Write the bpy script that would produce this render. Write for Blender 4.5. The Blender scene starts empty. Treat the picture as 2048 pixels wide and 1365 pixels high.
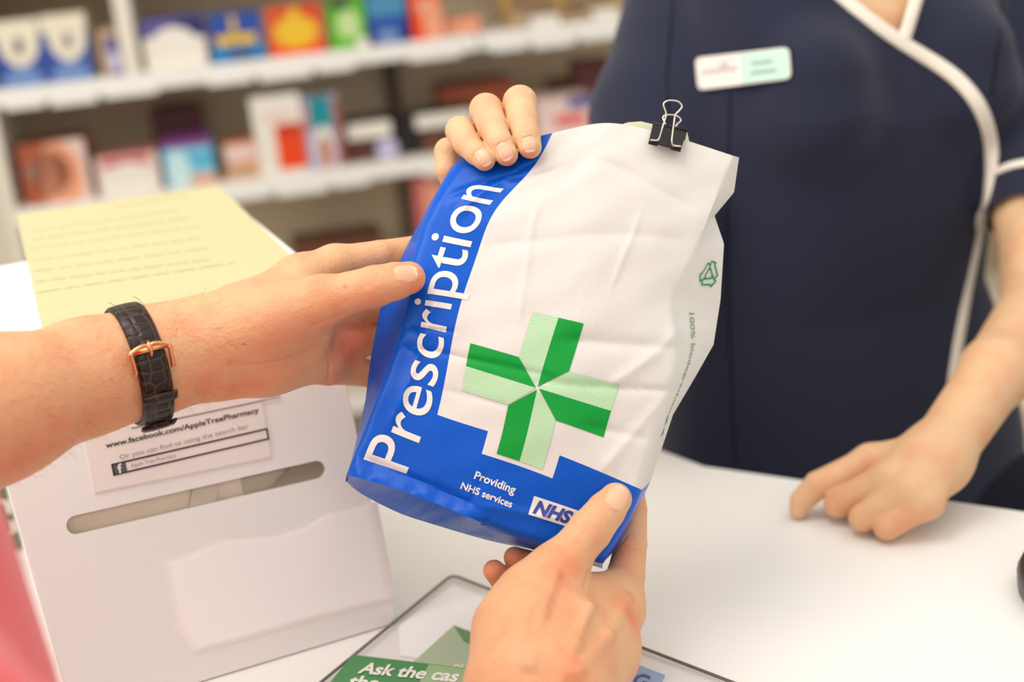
import bpy, bmesh, math, random
import numpy as np
from mathutils import Vector, Matrix
from mathutils.bvhtree import BVHTree
import openvdb

random.seed(7)
rng = np.random.default_rng(7)
scene = bpy.context.scene
COL = scene.collection

# ------------------------------------------------------------------ camera, world, lights, exposure
FPX = 50 / 36 * 2048
PITCH, ROLL = math.radians(17), math.radians(6)
CAM = np.array([0.0, 0.0, 1.425])
_x = np.array([1.0, 0, 0]); _u0 = np.array([0, math.sin(PITCH), math.cos(PITCH)])
FWD = np.array([0, math.cos(PITCH), -math.sin(PITCH)])
RIGHT = math.cos(ROLL) * _x - math.sin(ROLL) * _u0
UP = math.cos(ROLL) * _u0 + math.sin(ROLL) * _x

cam_d = bpy.data.cameras.new('camera'); cam = bpy.data.objects.new('camera', cam_d); COL.objects.link(cam)
cam_d.lens = 50; cam_d.sensor_width = 36; cam_d.clip_start = 0.02
m = Matrix.Identity(4)
for i in range(3):
    m[i][0] = RIGHT[i]; m[i][1] = UP[i]; m[i][2] = -FWD[i]; m[i][3] = CAM[i]
cam.matrix_world = m
cam_d.dof.use_dof = True; cam_d.dof.focus_distance = 0.876; cam_d.dof.aperture_fstop = 3.3
scene.camera = cam

world = bpy.data.worlds.new('room_light'); scene.world = world; world.use_nodes = True
bg = world.node_tree.nodes['Background']; bg.inputs[0].default_value = (1.0, 0.98, 0.95, 1); bg.inputs[1].default_value = 1.0


def area(name, loc, target, sx, sy, power, col):
    d = bpy.data.lights.new(name, 'AREA'); d.shape = 'RECTANGLE'; d.size = sx; d.size_y = sy
    d.energy = power; d.color = col
    o = bpy.data.objects.new(name, d); COL.objects.link(o); o.location = loc
    o.rotation_euler = (Vector(target) - Vector(loc)).to_track_quat('-Z', 'Y').to_euler()
    return o


area('ceiling_or_fill_lamp', (-0.2, 0.2, 2.75), (-0.1, 0.5, 0), 2.2, 1.8, 15, (1, .97, .93))
area('ceiling_or_fill_lamp', (1.3, 1.3, 2.75), (1.0, 1.3, 0), 1.2, 1.2, 8, (1, .97, .92))
area('ceiling_or_fill_lamp', (-0.8, .7, 2.55), (-0.5, 2.75, 1.0), 1.6, .8, 28, (1, .95, .87))  # added fill lamp, aimed low to brighten the shelf backs
area('ceiling_or_fill_lamp', (0.1, -1.7, 2.6), (0, 1.6, .9), 2.6, 1.4, 15, (1, .97, .93))  # unseen fill lamp behind the camera, added to lift upright faces
area('ceiling_or_fill_lamp', (-2.6, -.3, 2.5), (0, .9, 1.0), 1.6, 1.6, 30, (1, .97, .93))  # unseen side lamp, added to lift the shaded fingertips under the bag
scene.view_settings.view_transform = 'Standard'; scene.view_settings.look = 'None'
scene.view_settings.exposure = -0.48; scene.view_settings.gamma = 1.0
scene.view_settings.use_curve_mapping = False


# ------------------------------------------------------------------ helpers
def ray(x, y): return FWD + (x - 1024) / FPX * RIGHT - (y - 682.5) / FPX * UP
def P(x, y, d): return CAM + d * ray(x, y)
def Pz(x, y, z):
    v = ray(x, y); return CAM + v * ((z - CAM[2]) / v[2])
def project(q):
    v = np.asarray(q) - CAM; d = v @ FWD
    return np.stack([1024 + FPX * (v @ RIGHT) / d, 682.5 - FPX * (v @ UP) / d, d], -1)
def depth_of(q): return float((np.asarray(q) - CAM) @ FWD)


def lin(r, g, b):
    f = lambda c: (c / 255 / 12.92) if c / 255 <= 0.04045 else ((c / 255 + 0.055) / 1.055) ** 2.4
    return (f(r), f(g), f(b), 1)


_mats = {}
def mat(name, rgb, rough=0.5, spec=0.5, metal=0.0, coat=0.0, bump=None, sheen=0.0):
    if name in _mats: return _mats[name]
    M = bpy.data.materials.new(name); M.use_nodes = True
    n = M.node_tree.nodes; l = M.node_tree.links; b = n['Principled BSDF']
    b.inputs['Base Color'].default_value = lin(*rgb); b.inputs['Roughness'].default_value = rough
    b.inputs['Specular IOR Level'].default_value = spec; b.inputs['Metallic'].default_value = metal
    b.inputs['Coat Weight'].default_value = coat; b.inputs['Coat Roughness'].default_value = .15
    b.inputs['Sheen Weight'].default_value = sheen
    # faint procedural variation of tone
    tc = n.new('ShaderNodeTexCoord'); nz = n.new('ShaderNodeTexNoise'); nz.inputs['Scale'].default_value = 9
    l.new(tc.outputs['Object'], nz.inputs['Vector'])
    mx = n.new('ShaderNodeMix'); mx.data_type = 'RGBA'; mx.blend_type = 'MULTIPLY'
    mx.inputs[0].default_value = 1
    rp = n.new('ShaderNodeMapRange'); rp.inputs['To Min'].default_value = .96; rp.inputs['To Max'].default_value = 1.03
    l.new(nz.outputs['Fac'], rp.inputs['Value'])
    mx.inputs[6].default_value = lin(*rgb); l.new(rp.outputs[0], mx.inputs[7]); l.new(mx.outputs[2], b.inputs['Base Color'])
    if bump:
        sc, st = bump
        n2 = n.new('ShaderNodeTexNoise'); n2.inputs['Scale'].default_value = sc; n2.inputs['Detail'].default_value = 4
        l.new(tc.outputs['Object'], n2.inputs['Vector'])
        bp = n.new('ShaderNodeBump'); bp.inputs['Strength'].default_value = st; bp.inputs['Distance'].default_value = .002
        l.new(n2.outputs['Fac'], bp.inputs['Height']); l.new(bp.outputs[0], b.inputs['Normal'])
    _mats[name] = M
    return M


def thing(name, label, cat, loc=(0, 0, 0), group=None):
    o = bpy.data.objects.new(name, None); COL.objects.link(o); o.empty_display_size = .02
    o.location = Vector([float(c) for c in loc]); o['label'] = label; o['category'] = cat
    if group: o['group'] = group
    return o


def tag(o, label, cat, group=None):
    o['label'] = label; o['category'] = cat
    if group: o['group'] = group
    return o


def world_loc(o):
    v = Vector(o.location)
    while o.parent: o = o.parent; v = v + Vector(o.location)
    return v


def mk(name, verts, faces, mats, parent=None, smooth=False, fm=None, label=None):
    """one mesh object; verts are world coordinates"""
    off = world_loc(parent) if parent else Vector((0, 0, 0))
    me = bpy.data.meshes.new(name)
    V = np.asarray(verts, dtype=float)
    if parent is None:
        c = V.mean(0); c[2] = V[:, 2].min(); base = Vector(c)
    else: base = off
    me.from_pydata((V - np.array(base)).tolist(), [], [tuple(int(i) for i in f) for f in faces])
    for mm in (mats if isinstance(mats, (list, tuple)) else [mats]): me.materials.append(mm)
    if fm is not None:
        me.polygons.foreach_set('material_index', np.asarray(fm, dtype=np.int32))
    if smooth: me.polygons.foreach_set('use_smooth', [True] * len(me.polygons))
    me.validate(); me.update()
    o = bpy.data.objects.new(name, me); COL.objects.link(o)
    if parent: o.parent = parent
    else: o.location = base
    if label: o['label'] = label
    return o


def recalc(o):
    bm = bmesh.new(); bm.from_mesh(o.data); bmesh.ops.recalc_face_normals(bm, faces=bm.faces)
    bm.to_mesh(o.data); bm.free(); return o


def bevel(o, w, seg=2, ang=35):
    md = o.modifiers.new('bevel', 'BEVEL'); md.width = w; md.segments = seg; md.limit_method = 'ANGLE'
    md.angle_limit = math.radians(ang); return o


def prism(name, top, bot, m, parent=None, bw=0, label=None):
    """top and bot: matching loops of world points"""
    n = len(top); V = list(top) + list(bot)
    F = [list(range(n)), list(range(2 * n - 1, n - 1, -1))] + [[i, n + i, n + (i + 1) % n, (i + 1) % n] for i in range(n)]
    o = mk(name, V, F, m, parent, label=label); recalc(o)
    if bw: bevel(o, bw)
    return o


def boxf(name, o0, ex, ey, ez, m, parent=None, bw=0.001, label=None):
    """box from a corner and three edge vectors"""
    o0, ex, ey, ez = map(np.asarray, (o0, ex, ey, ez))
    b = [o0, o0 + ex, o0 + ex + ey, o0 + ey]
    return prism(name, [q + ez for q in b], b, m, parent, bw, label)


def tube(name, pts, r, m, parent=None, n=10, closed=False, flat=None, smooth=True):
    """tube through world points; flat = (normals, factor) squashes along normals"""
    pts = np.asarray(pts, float); N = len(pts); V = []; F = []
    prev = None
    for i in range(N):
        a = pts[(i - 1) % N] if (closed or i > 0) else pts[i]
        b = pts[(i + 1) % N] if (closed or i < N - 1) else pts[i]
        t = b - a; t /= np.linalg.norm(t) + 1e-12
        if flat is not None: u = flat[0][i] - t * (flat[0][i] @ t)
        elif prev is not None: u = prev - t * (prev @ t)
        else: u = np.cross(t, [0.13, .31, .94])
        u /= np.linalg.norm(u) + 1e-12; prev = u; w = np.cross(t, u)
        rr = r[i] if hasattr(r, '__len__') else r
        for k in range(n):
            a_ = 2 * math.pi * k / n
            V.append(pts[i] + rr * (math.cos(a_) * u * (flat[1] if flat is not None else 1) + math.sin(a_) * w))
    M_ = N if closed else N - 1
    for i in range(M_):
        for k in range(n):
            j = (i + 1) % N
            F.append([i * n + k, i * n + (k + 1) % n, j * n + (k + 1) % n, j * n + k])
    if not closed:
        F.append(list(range(n))[::-1]); F.append([(N - 1) * n + k for k in range(n)])
    return recalc(mk(name, V, F, m, parent, smooth))


def smooth_line(pts, n=8, closed=False):
    pts = np.asarray(pts, float); N = len(pts); out = []
    rng_ = range(N if closed else N - 1)
    for i in rng_:
        p0 = pts[(i - 1) % N] if (closed or i > 0) else 2 * pts[0] - pts[1]
        p1 = pts[i]; p2 = pts[(i + 1) % N]
        p3 = pts[(i + 2) % N] if (closed or i < N - 2) else 2 * pts[-1] - pts[-2]
        for k in range(n):
            t = k / n
            out.append(.5 * ((2 * p1) + (-p0 + p2) * t + (2 * p0 - 5 * p1 + 4 * p2 - p3) * t * t + (-p0 + 3 * p1 - 3 * p2 + p3) * t ** 3))
    if not closed: out.append(pts[-1])
    return np.array(out)


def text_flat(body, size=1.0, bold=0.0, shear=0.0, align='LEFT', spacing=1.0):
    """2-D verts and triangles of a piece of lettering"""
    cu = bpy.data.curves.new('t', 'FONT'); cu.body = body; cu.size = size; cu.offset = bold; cu.shear = shear
    cu.align_x = align; cu.space_character = spacing; cu.resolution_u = 6
    o = bpy.data.objects.new('t', cu); COL.objects.link(o)
    dg = bpy.context.evaluated_depsgraph_get(); me = bpy.data.meshes.new_from_object(o.evaluated_get(dg))
    V = np.array([v.co[:2] for v in me.vertices]); F = [list(p.vertices) for p in me.polygons]
    bpy.data.objects.remove(o); bpy.data.meshes.remove(me); bpy.data.curves.remove(cu)
    return V, F


def fit(V, w=None, h=None, x0=0, y0=0):
    """scale to width/height"""
    mn, mx = V.min(0), V.max(0); s = (mx - mn)
    sx = w / s[0] if w else None; sy = h / s[1] if h else None
    sx = sx or sy; sy = sy or sx
    return (V - mn) * [sx, sy] + [x0, y0]


def subdiv2d(V, F, maxlen):
    bm = bmesh.new(); vs = [bm.verts.new((*v, 0)) for v in V]
    for f in F:
        try: bm.faces.new([vs[i] for i in f])
        except ValueError: pass
    for _ in range(6):
        ed = [e for e in bm.edges if e.calc_length() > maxlen]
        if not ed: break
        bmesh.ops.subdivide_edges(bm, edges=ed, cuts=1)
        bmesh.ops.triangulate(bm, faces=bm.faces)
    bm.verts.index_update()
    V2 = np.array([v.co[:2] for v in bm.verts]); F2 = [[v.index for v in f.verts] for f in bm.faces]
    bm.free(); return V2, F2


def flat_text(name, body, origin, ex, ey, h, m, parent, w=None, bold=0, shear=0, align='LEFT', lift=.0004):
    """lettering lying on a flat surface: origin + x*ex + y*ey"""
    V, F = text_flat(body, 1, bold, shear, align)
    V = fit(V, w, h)
    n = np.cross(ex, ey); n = n / np.linalg.norm(n)
    W = origin + V[:, :1] * ex + V[:, 1:] * ey + n * lift
    return mk(name, W, F, m, parent)


def unit(v): v = np.asarray(v, float); return v / np.linalg.norm(v)


# ------------------------------------------------------------------ signed-distance body builder
def smin(a, b, k):
    h = np.clip(.5 + .5 * (b - a) / k, 0, 1)
    return b + (a - b) * h - k * h * (1 - h)


class Cap:
    """tapered limb segment; flat=(normal, factor) thins it along the normal"""
    def __init__(s, a, ra, b, rb, flat=None):
        s.a = np.asarray(a, float); s.b = np.asarray(b, float); s.ra = ra; s.rb = rb; s.flat = flat
    def d(s, X):
        p = X - s.a; ba = s.b - s.a
        t = np.clip(p @ ba / (ba @ ba + 1e-12), 0, 1)
        q = p - t[:, None] * ba
        if s.flat is not None:
            n, f = s.flat; q = q + ((f - 1) * (q @ n))[:, None] * n
        return np.sqrt((q * q).sum(1)) - (s.ra + (s.rb - s.ra) * t)
    def box(s): 
        r = max(s.ra, s.rb); return np.minimum(s.a, s.b) - r, np.maximum(s.a, s.b) + r


class Stack:
    """upright lofted trunk: rows of (z, cx, cy, half width, half depth), turned by yaw"""
    def __init__(s, rows, yaw):
        s.r = np.array(rows, float); s.yaw = yaw
    def d(s, X):
        z = np.clip(X[:, 2], s.r[0, 0], s.r[-1, 0])
        f = lambda i: np.interp(z, s.r[:, 0], s.r[:, i])
        dx, dy = X[:, 0] - f(1), X[:, 1] - f(2); c, sn = math.cos(s.yaw), math.sin(s.yaw)
        a, b = f(3), f(4); lx, ly = c * dx + sn * dy, -sn * dx + c * dy
        rr = (np.abs(lx / a) ** 2.3 + np.abs(ly / b) ** 2.3) ** (1 / 2.3)
        d = (rr - 1) * np.minimum(a, b) * .95
        dz = np.maximum(s.r[0, 0] - X[:, 2], X[:, 2] - s.r[-1, 0])
        return np.maximum(d, dz)
    def box(s):
        m_ = s.r[:, 3:5].max(); return (np.array([s.r[:, 1].min() - m_, s.r[:, 2].min() - m_, s.r[0, 0]]),
                                       np.array([s.r[:, 1].max() + m_, s.r[:, 2].max() + m_, s.r[-1, 0]]))


class Body:
    def __init__(s): s.base = []; s.kb = .012; s.chains = []; s.kc = .006; s.kf = .0012; s.cuts = []; s.bumps = []
    def caps(s): return s.base + [c for ch in s.chains for c in ch]
    def f(s, X):
        out = None
        for c in s.base:
            d = c.d(X); out = d if out is None else smin(out, d, s.kb)
        fin = None
        for ch in s.chains:
            cd = None
            for c in ch:
                d = c.d(X); cd = d if cd is None else smin(cd, d, .0012)
            fin = cd if fin is None else smin(fin, cd, s.kf)
        if fin is not None: out = fin if out is None else smin(out, fin, s.kc)
        for c, k in s.bumps: out = smin(out, c.d(X), k)
        for c, k in s.cuts: out = -smin(-out, c.d(X), k)
        return out
    def trace(s, x, y, d0=.5, d1=1.8):
        r = ray(x, y); rl = np.linalg.norm(r); t = d0
        for _ in range(200):
            v = float(s.f((CAM + t * r)[None])[0])
            if abs(v) < 2e-4: return CAM + t * r
            t += v * .7 / rl
            if t > d1: break
        return None
    def grad(s, q, e=1e-3):
        g = np.array([s.f((q + e * d)[None])[0] - s.f((q - e * d)[None])[0] for d in np.eye(3)]); return unit(g)
    def mesh(s, h, lo=None, hi=None):
        bx = [c.box() for c in s.caps()]
        L = np.min([b[0] for b in bx], 0) - 4 * h; H = np.max([b[1] for b in bx], 0) + 4 * h
        if lo is not None: L = np.maximum(L, lo)
        if hi is not None: H = np.minimum(H, hi)
        S = 4
        n = np.ceil((H - L) / (h * S)).astype(int) + 1
        g = np.stack(np.meshgrid(*[np.arange(k) for k in n], indexing='ij'), -1).reshape(-1, 3)
        cc = L + (g + .5) * h * S - .5 * h
        cd = np.concatenate([s.f(cc[i:i + 200000]) for i in range(0, len(cc), 200000)])
        full = np.full(n * S, 1.0, np.float32)
        blk = np.where(cd < 0, -1.0, 1.0).reshape(n)
        full = np.repeat(np.repeat(np.repeat(blk, S, 0), S, 1), S, 2).astype(np.float32) * (3 * h)
        act = np.where(np.abs(cd) < h * S * 1.6)[0]
        loc = np.stack(np.meshgrid(*[np.arange(S)] * 3, indexing='ij'), -1).reshape(-1, 3)
        for i in range(0, len(act), 4000):
            idx = (g[act[i:i + 4000], None, :] * S + loc[None]).reshape(-1, 3)
            full[idx[:, 0], idx[:, 1], idx[:, 2]] = np.clip(s.f(L + idx * h), -3 * h, 3 * h)
        grid = openvdb.FloatGrid(3 * h); grid.copyFromArray(full)
        V, Q = grid.convertToQuads(0.0)
        return V * h + L, Q[:, ::-1]


def paint(body, V, nails=(), spots=()):
    """per-vertex tone: R flush, G nail, B nail edge; also shapes the nails"""
    C_ = np.zeros((len(V), 4), np.float32); C_[:, 3] = 1; V = V.copy()
    for x, y, rad, amt in spots:
        q = body.trace(x, y)
        if q is None: continue
        rr = rad * depth_of(q) / FPX; dd = np.linalg.norm(V - q, axis=1) / rr
        C_[:, 0] = np.maximum(C_[:, 0], amt * np.exp(-dd ** 2))
    for x, y, dx, dy, ln, wd, edge in nails:
        q = body.trace(x, y)
        if q is None: continue
        n = body.grad(q); q2 = body.trace(x + dx * 4, y + dy * 4); a = q2 - q if q2 is not None else RIGHT * dx - UP * dy
        a = unit(a - n * (a @ n)); b = np.cross(n, a); sc = depth_of(q) / FPX
        L_, W_ = ln * sc, wd * sc
        lx, ly, lz = (V - q) @ a / L_, (V - q) @ b / W_, (V - q) @ n
        rr = (np.abs(lx) ** 2.6 + np.abs(ly) ** 2.6) ** (1 / 2.6)
        near = (lz > -.007) & (lz < .004)
        inside = near & (rr < 1)
        C_[inside, 1] = 1
        C_[inside & (lx > edge), 2] = 1
        ring = near & (rr >= 1) & (rr < 1.22)
        V[ring] -= n * 0.00035; V[inside] += n * .0002
    return V, C_


def skin_mat(name, base, flush, nail, edge, sss=.12):
    M = bpy.data.materials.new(name); M.use_nodes = True; n = M.node_tree.nodes; l = M.node_tree.links
    b = n['Principled BSDF']; b.inputs['Roughness'].default_value = .5; b.inputs['Specular IOR Level'].default_value = .35
    b.inputs['Subsurface Weight'].default_value = sss; b.inputs['Subsurface Radius'].default_value = (1, .35, .2)
    b.inputs['Subsurface Scale'].default_value = .004
    at = n.new('ShaderNodeAttribute'); at.attribute_name = 'tone'; sp = n.new('ShaderNodeSeparateColor'); l.new(at.outputs['Color'], sp.inputs[0])
    tc = n.new('ShaderNodeTexCoord'); nz = n.new('ShaderNodeTexNoise'); nz.inputs['Scale'].default_value = 45; nz.inputs['Detail'].default_value = 5
    l.new(tc.outputs['Object'], nz.inputs['Vector'])
    mr = n.new('ShaderNodeMapRange'); mr.inputs['From Min'].default_value = .45; mr.inputs['From Max'].default_value = .8; mr.inputs['To Max'].default_value = .6
    l.new(nz.outputs['Fac'], mr.inputs['Value'])
    ad = n.new('ShaderNodeMath'); ad.operation = 'ADD'; ad.use_clamp = True; l.new(sp.outputs[0], ad.inputs[0]); l.new(mr.outputs[0], ad.inputs[1])
    cur = None
    def mix(fac, A, B):
        x = n.new('ShaderNodeMix'); x.data_type = 'RGBA'; l.new(fac, x.inputs[0])
        if isinstance(A, tuple): x.inputs[6].default_value = A
        else: l.new(A, x.inputs[6])
        x.inputs[7].default_value = B; return x.outputs[2]
    c = mix(ad.outputs[0], lin(*base), lin(*flush)); c = mix(sp.outputs[1], c, lin(*nail)); c = mix(sp.outputs[2], c, lin(*edge))
    l.new(c, b.inputs['Base Color'])
    rg = n.new('ShaderNodeMapRange'); rg.inputs['To Min'].default_value = .5; rg.inputs['To Max'].default_value = .22
    l.new(sp.outputs[1], rg.inputs['Value']); l.new(rg.outputs[0], b.inputs['Roughness'])
    # fine skin relief
    vo = n.new('ShaderNodeTexVoronoi'); vo.inputs['Scale'].default_value = 900; l.new(tc.outputs['Object'], vo.inputs['Vector'])
    n3 = n.new('ShaderNodeTexNoise'); n3.inputs['Scale'].default_value = 160; n3.inputs['Detail'].default_value = 3; l.new(tc.outputs['Object'], n3.inputs['Vector'])
    sm = n.new('ShaderNodeMath'); sm.operation = 'MULTIPLY_ADD'; sm.inputs[1].default_value = .25
    l.new(vo.outputs['Distance'], sm.inputs[0]); l.new(n3.outputs['Fac'], sm.inputs[2])
    inv = n.new('ShaderNodeMath'); inv.operation = 'SUBTRACT'; inv.inputs[0].default_value = 1; l.new(sp.outputs[1], inv.inputs[1])
    ms = n.new('ShaderNodeMath'); ms.operation = 'MULTIPLY'; ms.inputs[1].default_value = .6; l.new(inv.outputs[0], ms.inputs[0])
    bp = n.new('ShaderNodeBump'); bp.inputs['Distance'].default_value = .0012; l.new(ms.outputs[0], bp.inputs['Strength'])
    l.new(sm.outputs[0], bp.inputs['Height']); l.new(bp.outputs[0], b.inputs['Normal'])
    return M


def body_object(name, pieces, m, parent=None, label=None):
    """pieces: list of (V, Q, tone) joined into one mesh"""
    Vs, Qs, Cs, o = [], [], [], 0
    for V, Q, C_ in pieces:
        Vs.append(V); Qs.append(Q + o); o += len(V)
        Cs.append(C_ if C_ is not None else np.tile(np.array([[0, 0, 0, 1]], np.float32), (len(V), 1)))
    V = np.concatenate(Vs); Q = np.concatenate(Qs); C_ = np.concatenate(Cs)
    ob = mk(name, V, Q.tolist(), m, parent, smooth=True, label=label)
    a = ob.data.color_attributes.new('tone', 'FLOAT_COLOR', 'POINT'); a.data.foreach_set('color', C_.ravel())
    return ob


def pc(x, y, d, r): return (P(x, y, d), r * d / FPX)
def chain(pts, flat=None):
    q = [pc(*p) for p in pts]
    return [Cap(q[i][0], q[i][1], q[i + 1][0], q[i + 1][1], flat) for i in range(len(q) - 1)]
def zchain(pts):
    q = [(Pz(x, y, z), r) for x, y, z, r in pts]
    return [Cap(q[i][0], q[i][1], q[i + 1][0], q[i + 1][1]) for i in range(len(q) - 1)]


# ------------------------------------------------------------------ the setting
CZ = 0.95
SH = math.radians(8.5); SD = np.array([math.cos(SH), math.sin(SH), 0]); SN = np.array([math.sin(SH), -math.cos(SH), 0]); ZV = np.array([0, 0, 1.0])
S0 = P(450, 130, 2.7)                                   # front edge of the upper shelf board


def on_shelf(x, y, inset=0.0):
    """pixel -> (along, z) on the upright plane of the shelf front, set back by inset"""
    v = ray(x, y); q0 = S0 - SN * inset
    q = CAM + v * (((q0 - CAM) @ SN) / (v @ SN)); return float((q - S0) @ SD), float(q[2])


def S(a, z, back=0.0):
    q = S0 + SD * a - SN * back; q[2] = z; return q


floor_m = mat('floor_vinyl', (150, 142, 128), .4)
wall_m = mat('wall_paint', (226, 216, 196), .8)
f = boxf('floor', [-4, -2.5, -.05], [8, 0, 0], [0, 7, 0], [0, 0, .05], floor_m, bw=0); f['kind'] = 'structure'
w = boxf('wall_back', S(-3.2, 0, .36), SD * 6.4, -SN * .08, ZV * 2.7, wall_m, bw=0); w['kind'] = 'structure'

# ---- counter
edge_dir = unit(Pz(2048, 1020, CZ) - Pz(1410, 930, CZ))
E1 = Pz(1410, 930, CZ); E0 = Pz(1286, 846, CZ); E2 = E1 + edge_dir * .95
near = np.array([-.05, .50, CZ])
left_dir = np.array([-1.0, .05, 0])
top_loop = [E1, E2, E2 + np.array([-.25, -.52, 0]), np.array([.2, .56, CZ]), np.array([-1.2, .56, CZ]), np.array([-1.2, 1.28, CZ]), E0 + np.array([-.06, .035, 0])]
top_loop = [np.array(q) for q in top_loop]
cen = np.mean(top_loop, 0)
white_top = mat('white_laminate', (242, 239, 234), .38, .4)
white_side = mat('white_panel', (226, 220, 210), .5)
counter = thing('counter', 'white laminate shop counter the pharmacist leans on', 'counter', (cen[0], cen[1], 0))
ct = prism('worktop', top_loop, [q - ZV * .036 for q in top_loop], white_top, counter, .004)
ins = [cen + (q - cen) * .965 for q in top_loop]
prism('base_cabinet', [np.array([q[0], q[1], CZ - .036]) for q in ins], [np.array([q[0], q[1], 0]) for q in ins], white_side, counter)

# ---- shelving
shelf_w = mat('shelf_white', (232, 222, 204), .5)
taupe = mat('shelf_back_taupe', (230, 214, 184), .8)
label_m = mat('price_label', (244, 240, 232), .4)
unit_a0, unit_a1 = on_shelf(-14, 200)[0], 1.75
zU = on_shelf(450, 128)[1]; zL = on_shelf(450, 366)[1]; zT = zL - (zU - zL); zTop = zU + (zU - zL)
shelving = thing('shelving_unit', 'long white and taupe pharmacy shelving behind the counter', 'shelving', S((unit_a0 + unit_a1) / 2, 0, .25))
boxf('back_panel', S(unit_a0, 0, .31), SD * (unit_a1 - unit_a0), -SN * .02, ZV * 1.9, taupe, shelving)
boxf('side_panel', S(unit_a0 - .022, 0, .0), SD * .022, -SN * .33, ZV * 1.9, shelf_w, shelving)
boxf('side_panel', S(unit_a1, 0, .0), SD * .022, -SN * .33, ZV * 1.9, shelf_w, shelving)
for z in (zTop, zU, zL, zT, zT - .25):
    bays = [(unit_a0, on_shelf(958, 80)[0] - .002), (on_shelf(958, 80)[0] + .002, unit_a1)]
    for a0, a1 in bays:
        sh = boxf('shelf_board', S(a0, z - .02, .0), SD * (a1 - a0), -SN * .31, ZV * .02, shelf_w, shelving, .002)
        boxf('price_rail', S(a0, z - .031, -.004), SD * (a1 - a0), -SN * .004, ZV * .032, label_m, sh, .001)
        if z in (zU, zL):
            a = a0 + .02; k = 0
            while a < a1 - .06:
                w_ = .07 + .03 * ((k * 7) % 3) / 2
                if (k * 5) % 4 != 3:
                    L = boxf('price_label', S(a, z - .038 - .003 * (k % 2), -.0055), SD * w_, -SN * .0012, ZV * .034, label_m, sh, .006)
                a += w_ + .012; k += 1
ab = on_shelf(792, 150)[0]
boxf('upright', S(ab, 0, .295), SD * .03, -SN * .02, ZV * 1.9, mat('upright_grey', (110, 98, 86), .6), shelving)


# ---- goods on the shelves
def carton(x0, x1, ytop, shelf_z, depth, m, label, cat='box', back=.02, prints=(), name='medicine_box', group=None, top_m=None, ybot=None, yaw=0.0):
    """carton whose front spans pixels x0..x1 (taken at its base) and rises to ytop"""
    xm = (x0 + x1) / 2
    lo = 90 if shelf_z == zU else 330 if shelf_z == zL else 560
    yb = ybot if ybot is not None else lo
    a0, _ = on_shelf(x0, yb, back); a1, _ = on_shelf(x1, yb, back); _, zt = on_shelf(xm, ytop, back)
    wv, h = a1 - a0, max(.012, zt - shelf_z)
    c, s = math.cos(yaw), math.sin(yaw); D = SD * c + SN * s; Nn = SN * c - SD * s
    o0 = S(a0, shelf_z + .0005, back)
    t = thing(name, label, cat, o0 + D * wv / 2 - Nn * depth / 2, group)
    boxf('carton', o0, D * wv, -Nn * depth, ZV * h, m, t, .0012)
    if top_m:
        boxf('lid_flap', o0 + ZV * (h + .0002) + D * .001 - Nn * .001, D * (wv - .002), -Nn * (depth - .002), ZV * .0006, top_m, t, 0)
    for kind, u0, v0, u1, v1, pm in prints:
        if kind == 'rect':
            boxf('printed_panel', o0 + D * wv * u0 + ZV * h * v0 + Nn * .0012, D * wv * (u1 - u0), -Nn * .001, ZV * h * (v1 - v0), pm, t, 0)
        elif kind in ('disc', 'arch', 'ring'):
            k = 28; uc, vc, ru, rv = (u0 + u1) / 2, (v0 + v1) / 2, (u1 - u0) / 2, (v1 - v0) / 2
            pts = []
            for i in range(k):
                an = 2 * math.pi * i / k
                uu, vv = uc + ru * math.cos(an), vc + rv * math.sin(an)
                pts.append(o0 + D * wv * min(1, max(0, uu)) + ZV * h * min(1, max(0, vv)))
            dz = .0018 if kind == 'disc' else .0024
            prism('printed_shape', [q + Nn * dz for q in pts], [q + Nn * .0004 for q in pts], pm, t)
        elif kind == 'poly':
            pts = [o0 + D * wv * uu + ZV * h * vv for uu, vv in u0]
            prism('printed_shape', [q + Nn * (.0018 + v0) for q in pts], [q + Nn * .0004 for q in pts], pm, t)
    return t


cream = mat('carton_cream', (236, 224, 200), .5); blue = mat('carton_blue', (30, 74, 160), .4); pale_blue = mat('carton_pale_blue', (110, 140, 190), .4)
navy = mat('carton_navy', (26, 44, 130), .4); violet = mat('carton_violet', (92, 84, 150), .5); orange = mat('carton_orange', (234, 96, 30), .4)
yellow = mat('carton_yellow', (236, 190, 40), .4); red = mat('carton_red', (214, 60, 30), .4); green = mat('carton_green', (96, 186, 30), .4)
cyan = mat('carton_cyan', (20, 130, 190), .4); sky = mat('carton_sky', (130, 200, 224), .4); teal = mat('carton_teal', (20, 140, 150), .4)
rust = mat('carton_rust', (170, 84, 52), .5); brown = mat('carton_brown', (104, 60, 40), .5); salmon = mat('carton_salmon', (236, 160, 124), .5)
pinkw = mat('carton_pale_pink', (234, 206, 196), .5); rose = mat('carton_rose', (206, 110, 106), .5); black = mat('pack_black', (30, 26, 24), .5)
maroon = mat('carton_maroon', (96, 44, 40), .5); plum = mat('carton_plum', (130, 60, 130), .5); lilac = mat('carton_lilac', (196, 190, 222), .5)
offw = mat('carton_off_white', (238, 230, 216), .5); gold = mat('stand_gold', (196, 156, 70), .4); tan = mat('carton_tan', (190, 160, 124), .5)
deeporange = mat('carton_deep_orange', (240, 70, 20), .4); dkgreen = mat('carton_dark_green', (40, 84, 50), .4); grey = mat('carton_grey', (120, 130, 140), .5)

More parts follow.
